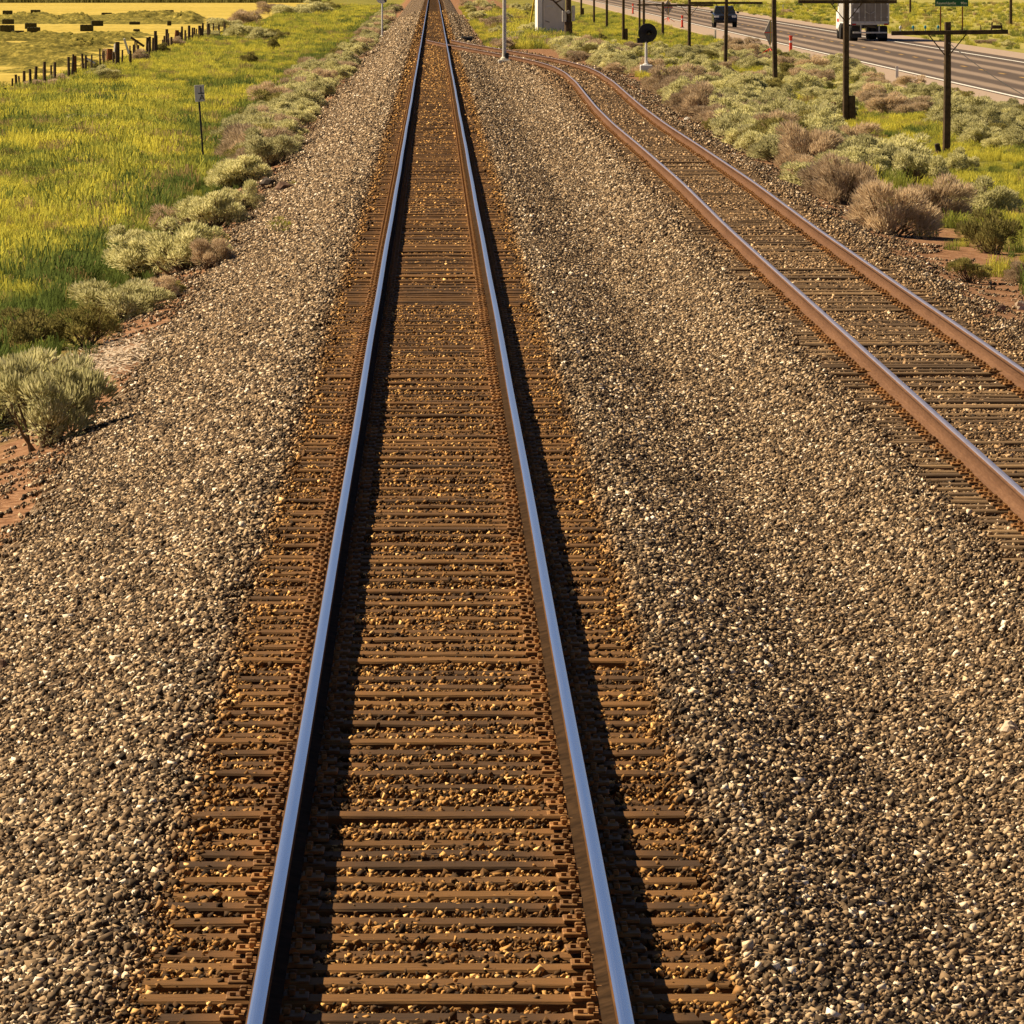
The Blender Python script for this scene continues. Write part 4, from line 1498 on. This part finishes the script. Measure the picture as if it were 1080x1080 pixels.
        o = obj('hay_windrow', np_mesh('hay_windrow', V, F_, k=4), M['mown'])
        tag(o, 'long lumpy strip of mown hay across the field, ' + places[k], 'hay row', 'rows of mown hay')
    # bales
    bales = [(8, 15.8, 10, 'leftmost bale of the farthest row'), (23, 16.8, 10, 'flat bale second from the left in the farthest row'), (37.5, 15.2, 10, 'taller bale third from the left in the farthest row'),
             (112.5, 16.4, 10.5, 'low bale in the middle of the farthest row'), (140.5, 16, 9.5, 'dark bale in the right half of the farthest row'), (178, 15.2, 10.5, 'brown bale, rightmost of the farthest row'),
             (8.5, 25.5, 12, 'bale at the left edge in the second row'), (7.5, 34, 14.5, 'big bale at the left edge in the front row'), (19, 36, 13, 'low bale right of the big left edge one'),
             (32.5, 30.5, 12, 'bale behind the front one of the touching pair'), (35.5, 35, 13.5, 'front bale of the touching pair'),
             (91.5, 33, 13.5, 'big dark bale in the centre of the pale strip'), (102.5, 27.5, 12.5, 'bale just behind the big dark centre one'),
             (142, 26, 11, 'low bale on the hay row right of centre'), (126, 25, 8, 'small flat bale on the hay row'), (144, 34, 7, 'small dark lump of hay on the pale strip'),
             (178.5, 27, 4.5, 'small upright bale near the fence posts'), (55, 49, 9, 'broken dark bale on the near mown rows')]
    for px, py, wp, lb in bales:
        x, y = at(px, py, -1.42); sc = F_PX / y
        w_ = wp / sc
        hgt = w_ * RND.uniform(.44, .54) if 'low' not in lb and 'flat' not in lb else w_ * .30
        if 'upright' in lb: hgt = w_ * 1.1
        b = MB().box((0, 0, hgt / 2), (w_, w_ * .5, hgt), bev=.05)
        o = empty('hay_bale', (x, y, -1.43), RND.uniform(-.15, .15), 'dark square hay bale: ' + lb, 'hay bale', 'bales in the hay field')
        obj('bale', b, M['bale'], o)
        tw = MB()
        for q in (-.3, 0, .3):
            tw.box((q * w_, 0, hgt / 2), (.025, w_ * .5 + .02, hgt + .02))
        obj('twine', tw, M['post'], o)
    # dark hedge-like edge of the standing crop
    V, A = [], []
    r = np.random.default_rng(5)
    n = 9000
    x = r.uniform(-130, -20, n); y = r.uniform(1226, 1240, n); h = r.uniform(.5, 1.15, n) * (.8 + .3 * np.sin(x * .5))
    for i in range(n):
        s = r.uniform(0, pi); sv = np.array((math.cos(s), math.sin(s), 0)) * .12
        p = np.array((x[i], y[i], -1.4)); t_ = p + (r.normal(0, .15), r.normal(0, .15), h[i])
        V += [p - sv, p + sv, t_ + sv * .6, t_ - sv * .6]; A.append(r.uniform(0, .5))
    o = obj('crop_edge', np_mesh('crop_edge', V, np.arange(len(V)).reshape(-1, 4), {'r': A}, k=4), M['sage_olive'])
    tag(o, 'dark standing green crop edge behind the hay field', 'crop', kind='stuff')


build_field()


# ------------------------------------------------------------------ vehicles
def wheel(parent, x, y, r, w, name='wheel', mat_rim='silver'):
    o = obj(name, MB().lathe([(r * .55, -w / 2), (r * .9, -w / 2), (r, -w / 2 + .04), (r, w / 2 - .04), (r * .9, w / 2), (r * .55, w / 2)], 24, (0, 0, 0), (0, pi / 2, 0)), M['rubber'], parent, (x, y, r))
    obj('rim', MB().lathe([(r * .56, -w / 2 + .03), (r * .5, -w / 2 + .06), (r * .2, 0), (r * .5, w / 2 - .06), (r * .56, w / 2 - .03)], 18, (0, 0, 0), (0, pi / 2, 0)), M[mat_rim], o)
    return o


def build_truck():
    x, y = at(917.5, 43.6, -.5)
    T = empty('truck', (x, y, -.495), -.0035, 'semi truck with grey trailer doors and bright white side, driving away on highway', 'truck')
    W_, H0, H1, L = 2.6, 1.12, 4.1, 14.6
    tr = obj('trailer', MB().box((0, L / 2, (H0 + H1) / 2), (W_, L, H1 - H0), bev=.03), M['white_paint'], T)
    rib = MB()
    for k in range(24):
        rib.box((-W_ / 2 - .012, .4 + k * .6, (H0 + H1) / 2), (.02, .05, H1 - H0 - .2))
    obj('side_ribs', rib, M['white_paint'], tr)
    fr = MB().box((0, -.03, H1 - .06), (W_, .06, .12)).box((0, -.03, H0 + .07), (W_, .06, .16))
    for s in (-1, 1): fr.box((s * (W_ / 2 - .05), -.03, (H0 + H1) / 2), (.10, .06, H1 - H0))
    obj('door_frame', fr, M['silver'], tr)
    for s in (-1, 1):
        d = obj('door', MB().box((s * .605, -.035, (H0 + H1) / 2 + .04), (1.19, .05, H1 - H0 - .36), bev=.01), M['aluminium'], T)
        lr = MB()
        for q in (.22, .62):
            lr.tube((s * (q + .12), -.085, H0 + .1), (s * (q + .12), -.085, H1 - .1), .024, .024, 8)
            for zz in (H0 + .5, H0 + 1.5, H0 + 2.4): lr.box((s * (q + .12), -.075, zz), (.12, .05, .06))
        lr.tube((s * .34, -.10, H0 + .9), (s * .05, -.10, H0 + .72), .02, .02, 6)
        obj('lock_rods', lr, M['silver'], d)
        pn = MB()
        for q in (.1, .48, .86): pn.box((s * (q + .12), -.07, (H0 + H1) / 2), (.05, .03, H1 - H0 - .5))
        obj('door_ribs', pn, M['aluminium'], d)
        obj('hinge', MB().box((s * 1.17, -.08, H0 + .5), (.1, .06, .08)).box((s * 1.17, -.08, H0 + 1.4), (.1, .06, .08)).box((s * 1.17, -.08, H0 + 2.3), (.1, .06, .08)), M['white_paint'], d)
        obj('tail_light', MB().box((s * 1.08, -.07, H0 + .02), (.28, .05, .11), bev=.01), M['red'], T)
        obj('mud_flap', MB().box((s * .84, 1.0, .62), (.66, .03, .8)), M['black'], T)
    obj('placard', MB().box((-.82, -.085, H0 + 1.72), (.34, .015, .34), (0, pi / 4, 0)), M['white_paint'], T)
    obj('notice', MB().box((-.9, -.085, H0 + .95), (.38, .015, .26)), M['white_paint'], T)
    ug = MB().box((0, .02, .58), (2.3, .1, .11), bev=.01)
    for s in (-1, 1): ug.box((s * .62, .04, .84), (.08, .08, .5))
    obj('rear_guard', ug, M['silver'], T)
    ch = MB()
    for s in (-1, 1): ch.box((s * .45, L / 2 - .5, H0 - .13), (.1, L - 1, .24))
    obj('chassis', ch, M['black'], T)
    for yy in (2.0, 3.3):
        for s in (-1, 1):
            wheel(T, s * 1.0, yy, .51, .56)
    lg = MB()
    for s in (-1, 1): lg.box((s * .8, 10.4, .7), (.12, .12, .8))
    obj('landing_gear', lg, M['black'], T)
    # tractor
    c = obj('cab', MB().prism([(L + .6, .95), (L + .6, 3.75), (L + 1.0, 3.95), (L + 2.4, 3.7), (L + 3.1, 2.25), (L + 3.2, 2.0), (L + 5.1, 1.85), (L + 5.25, 1.6), (L + 5.25, .7), (L + 3.6, .7)], -1.2, 1.2), M['white_paint'], T)
    obj('stripe', MB().box((-1.215, L + 2.3, 1.3), (.02, 3.1, .22)).box((-1.215, L + 1.1, 2.2), (.02, .3, 2.0)), M['red'], c)
    obj('side_window', MB().box((-1.215, L + 2.35, 2.6), (.02, .8, .62)), M['glass'], c)
    obj('windscreen', MB().box((0, L + 2.84, 2.92), (2.1, .03, 1.2), (-.44, 0, 0)), M['glass'], c)
    for s in (-1, 1):
        obj('mirror', MB().box((s * 1.55, L + 2.9, 2.75), (.14, .22, .72), bev=.03).tube((s * 1.2, L + 2.9, 3.0), (s * 1.5, L + 2.9, 3.0), .02).tube((s * 1.2, L + 2.9, 2.5), (s * 1.5, L + 2.9, 2.5), .02), M['black'], c)
        obj('fuel_tank', MB().tube((s * .98, L + .9, .75), (s * .98, L + 2.3, .75), .3, .3, 16), M['silver'], T)
        obj('exhaust_stack', MB().tube((s * 1.1, L + .42, 1.2), (s * 1.1, L + .42, 4.2), .08, .08, 10), M['silver'], T)
        wheel(T, s * 1.02, L + 4.3, .52, .34)
        for yy in (L - .9, L + .35): wheel(T, s * .98, yy, .52, .56)


def build_car():
    x, y = at(764, 28.6, -.5)
    C = empty('car', (x, y, -.495), -.0035, 'dark sport utility vehicle driving towards the camera on the highway', 'car')
    # front of the car at -y
    body = MB()
    hull = [(-2.35, .42), (-2.38, .62), (-2.32, .98), (-2.05, 1.08), (-1.0, 1.16), (2.25, 1.2), (2.35, .9), (2.32, .42), (1.95, .35), (-2.0, .35)]
    n = len(hull)
    xs = [(-.98, .86), (-.93, .96), (.93, .96), (.98, .86)]
    V = []
    for X, k in ((-.99, 0), (-.86, 1), (.86, 1), (.99, 0)):
        for (yy, zz) in hull:
            V.append((X, yy * (1 if k else .985), zz - (0 if k else (.07 if zz > .9 else 0))))
    Fc = []
    for a in range(3):
        Fc += [(a * n + i, a * n + (i + 1) % n, (a + 1) * n + (i + 1) % n, (a + 1) * n + i) for i in range(n)]
    Fc += [tuple(range(n - 1, -1, -1)), tuple(range(3 * n, 4 * n))]
    body.add(V, Fc)
    b = obj('body', body, M['car_paint'], C)
    cab = MB()
    pr = [(-.95, 1.14), (-.15, 1.72), (.3, 1.78), (1.9, 1.74), (2.25, 1.15)]
    V = []
    for X0, X1 in ((-.93, -.72), (.93, .72)):
        for yy, zz in pr: V.append((X0 + (X1 - X0) * (zz - 1.14) / .64, yy, zz))
    m_ = len(pr)
    cab.add(V, [(i, (i + 1) % m_, (i + 1) % m_ + m_, i + m_) for i in range(m_)] + [tuple(range(m_ - 1, -1, -1)), tuple(range(m_, 2 * m_))])
    g = obj('cabin', cab, M['car_paint'], C)
    obj('windscreen', MB().add([(-.82, -.90, 1.20), (.82, -.90, 1.20), (.68, -.20, 1.70), (-.68, -.20, 1.70)], [(0, 1, 2, 3)]).add([(-.82, -.88, 1.19), (.82, -.88, 1.19), (.68, -.18, 1.69), (-.68, -.18, 1.69)], [(3, 2, 1, 0)]), M['glass'], g)
    for s in (-1, 1):
        obj('side_window', MB().add([(s * .92, -.6, 1.22), (s * .92, 1.9, 1.24), (s * .76, 1.7, 1.68), (s * .76, -.1, 1.68)], [(0, 1, 2, 3)]), M['glass'], g)
        obj('headlight', MB().box((s * .72, -2.31, .88), (.40, .08, .2), bev=.03), M['lamp'], C)
        obj('mirror', MB().box((s * 1.10, -.62, 1.24), (.22, .14, .17), bev=.04), M['car_paint'], C)
        obj('fog_lamp', MB().box((s * .7, -2.39, .58), (.18, .04, .09), bev=.01), M['lamp'], C)
        for yy in (-1.5, 1.45): wheel(C, s * .86, yy, .38, .26)
    obj('grille', MB().box((0, -2.36, .86), (.92, .05, .2), bev=.01), M['black'], C)
    obj('bumper', MB().box((0, -2.38, .56), (1.86, .12, .24), bev=.04), M['black'], C)
    obj('number_plate', MB().box((0, -2.455, .58), (.3, .01, .15)), M['sign_grey'], C)
    obj('roof_rack', MB().tube((-.62, .2, 1.84), (-.62, 1.7, 1.82), .025).tube((.62, .2, 1.84), (.62, 1.7, 1.82), .025), M['black'], C)


build_truck()
build_car()


# ------------------------------------------------------------------ roadside things
def build_roadside():
    for px, py, hp, lb in ((834, 57.8, 22, 'nearest orange tube marker on the highway shoulder, beside a pole'), (719.5, 29, 14, 'middle orange tube marker left of the dark car'), (667.5, 14.5, 11.5, 'farthest orange tube marker above the black signal')):
        x, y = at(px, py, -.5); sc = F_PX / y
        H = hp / sc; r = .085
        e = empty('tube_marker', (x, y, -.595), 0, lb, 'traffic marker', 'orange tube markers along the shoulder')
        obj('base', MB().lathe([(.22, .0), (.22, .09), (.12, .13)], 12), M['rubber'], e)
        obj('tube', MB().lathe([(r * 1.25, .1), (r, .3), (r, H * .92), (r * 1.3, H * .95), (r * 1.2, H)], 14), M['orange'], e)
        obj('band', MB().lathe([(r + .006, H * .66), (r + .006, H * .76)], 14), M['white_paint'], e)
    for px, py, hp, lb, zz in ((946, 83, 14.5, 'thin white marker post on the near shoulder in front of the highway', -.55), (754.5, 41, 10, 'thin grey marker post below the dark car', -.55), (826, 9.5, 5, 'small white marker post beyond the highway', -.6)):
        x, y = at(px, py, zz); sc = F_PX / y
        H = hp / sc
        e = empty('marker_post', (x, y, zz - .1), 0, lb, 'marker post', 'white roadside marker posts')
        obj('post', MB().box((0, 0, H / 2), (.13, .035, H + .1), bev=.01), M['silver'], e)
        obj('reflector', MB().box((0, -.025, H - .12), (.09, .01, .14)), M['white_paint'], e)
    # portable roll-up sign seen from behind
    x, y = at(812, 58.5, -.5); sc = F_PX / y

    def rollup(x, y, H, lb, yaw, flags, face):
        e = empty('portable_sign', (x, y, -.595), yaw, lb, 'road sign')
        D = .74
        c = H - D * .80
        V = [(0, 0, c + D), (-D, 0, c), (0, 0, c - D), (D, 0, c)]
        obj('fabric', MB().add([(a, -.012, z) for a, _, z in V] + [(a, .012, z) for a, _, z in V], [(0, 1, 2, 3), (7, 6, 5, 4), (0, 4, 5, 1), (1, 5, 6, 2), (2, 6, 7, 3), (3, 7, 4, 0)]), face, e)
        obj('rib', MB().box((0, -.03, c), (D * 1.94, .02, .05)), M['orange'], e)
        obj('rib', MB().box((0, -.035, c), (.05, .02, D * 1.94)), M['yellow_plastic'], e)
        st = MB().tube((0, 0, .25), (0, 0, c), .03, .03, 8)
        obj('stand', st, M['silver'], e)
        for s in (-1, 1):
            for q in (-1, 1):
                obj('leg', MB().tube((0, 0, .5), (s * .45, q * .5, .05), .03, .022, 6), M['orange'], e)
        if flags:
            for s in (-1, 1):
                fl = obj('flag_staff', MB().tube((0, 0, c + D * .9), (s * .34, 0, c + D * 1.3), .014, .014, 6), M['black'], e)
                obj('flag', MB().box((s * .36, 0, c + D * 1.16), (.44, .02, .4), (0, s * .2, 0)), M['orange'], fl)
    rollup(x, y, 37 / sc, 'folding work sign seen from behind with grey fabric, right shoulder', 1.05, False, M['sign_dark'])
    x, y = at(704.5, 23, -.5); sc = F_PX / y
    rollup(x, y, 23 / sc, 'far work sign on a stand with two orange flags near the top edge', .9, True, M['sign_dark'])
    # green distance sign
    x, y = at(1003.5, 36, -.85); sc = F_PX / y
    z = lz(x, y)
    e = empty('distance_sign', (x, y, z), 0, 'green highway sign with white lettering on two brown posts, top right', 'road sign')
    bot = (36 - 7) / sc
    wd = 35 / sc
    for s in (-1, 1):
        obj('post', MB().box((s * wd * .33, .06, bot * .5 + .6), (.10, .09, bot + 1.6), bev=.01), M['post_red'], e)
    hgt = 1.25
    p = obj('panel', MB().box((0, 0, bot + hgt / 2), (wd, .03, hgt), bev=.008), M['green_sign'], e)
    obj('border', MB().box((0, -.018, bot + .03), (wd - .1, .006, .025)).box((0, -.018, bot + hgt - .03), (wd - .1, .006, .025)), M['line_white'], p)
    rx = (pi / 2, 0, 0)
    text('Reynoldsville', .30, M['line_white'], p, (-wd / 2 + .12, -.02, bot + .27), rx, 'LEFT')
    text('90m', .28, M['line_white'], p, (wd / 2 - .12, -.02, bot + .27), rx, 'RIGHT')
    text('Reno', .30, M['line_white'], p, (-wd / 2 + .12, -.02, bot + .72), rx, 'LEFT')
    text('64', .28, M['line_white'], p, (wd / 2 - .12, -.02, bot + .72), rx, 'RIGHT')

    # rocks, litter on the left bank
    def rock(px, py, wpx, hpx, zz, mat, lb, seed, name='boulder', cat='rock'):
        x, y = at(px, py, zz); sc = F_PX / y
        r = np.random.default_rng(seed)
        v, f = ico()
        m = bpy.data.meshes.new(name)
        import bmesh
        bm = bmesh.new(); bmesh.ops.create_icosphere(bm, subdivisions=2, radius=1)
        ph = r.uniform(0, 6, 6)
        for q in bm.verts:
            c = q.co
            k = 1 + .22 * math.sin(3 * c.x + ph[0]) * math.sin(2.5 * c.y + ph[1]) + .16 * math.sin(5 * c.z + ph[2] + 2 * c.x) + r.normal(0, .05)
            q.co = (c.x * k * wpx / sc / 2, c.y * k * wpx / sc / 2 * .8, c.z * k * hpx / sc / 2)
        bm.to_mesh(m); bm.free()
        o = obj(name, m, mat, None, (x, y, lz(x, y) + hpx / sc * .25), r.uniform(0, 3))
        tag(o, lb, cat)
    rock(283, 193, 20, 14, -.95, M['rock_dark'], 'dark boulder at the gravel edge below a sagebrush on the left bank', 1)
    rock(300, 201, 22, 12, -.85, M['rock'], 'flat brown boulder right of the dark boulder on the left bank', 2)
    rock(3, 727, 14, 18, -.85, M['rock'], 'red brown stone at the left edge in the gravel', 3)
    rock(1077, 322, 16, 12, -.62, M['pale_dirt'], 'pale rock at the right edge beside the siding', 4)
    rock(1056, 330, 14, 9, -.6, M['rock'], 'small brown rock near the right edge beside the siding', 5)
    rock(725, 130, 8, 5, -.6, M['white_wood'], 'small white stone right of the siding ties', 6)
    rock(1066, 760, 24, 20, -.45, M['pale_dirt'], 'whitish stone in the gravel at the right edge', 8)
    # dry pale litter and bare earth patch
    x, y = at(105, 368, -1.0)
    r = np.random.default_rng(3); V = []; A = []
    for k in range(2600):
        X, Y = x + r.normal(0, .42), y + r.normal(0, 3.2)
        Z = lz(X, Y) + r.uniform(.012, .05)
        a = r.uniform(0, pi); d = np.array((math.cos(a), math.sin(a), r.normal(0, .15))) * r.uniform(.03, .10)
        s = np.array((-d[1], d[0], 0)) * .16
        p = np.array((X, Y, Z))
        V += [p - d - s, p + d - s, p + d + s, p - d + s]; A.append(r.uniform())
    o = obj('dry_litter', np_mesh('dry_litter', V, np.arange(len(V)).reshape(-1, 4), {'r': A}, k=4), M['pale_dirt'])
    tag(o, 'pale dry twigs and litter lying on the bank between shrubs', 'litter', kind='stuff')


build_roadside()
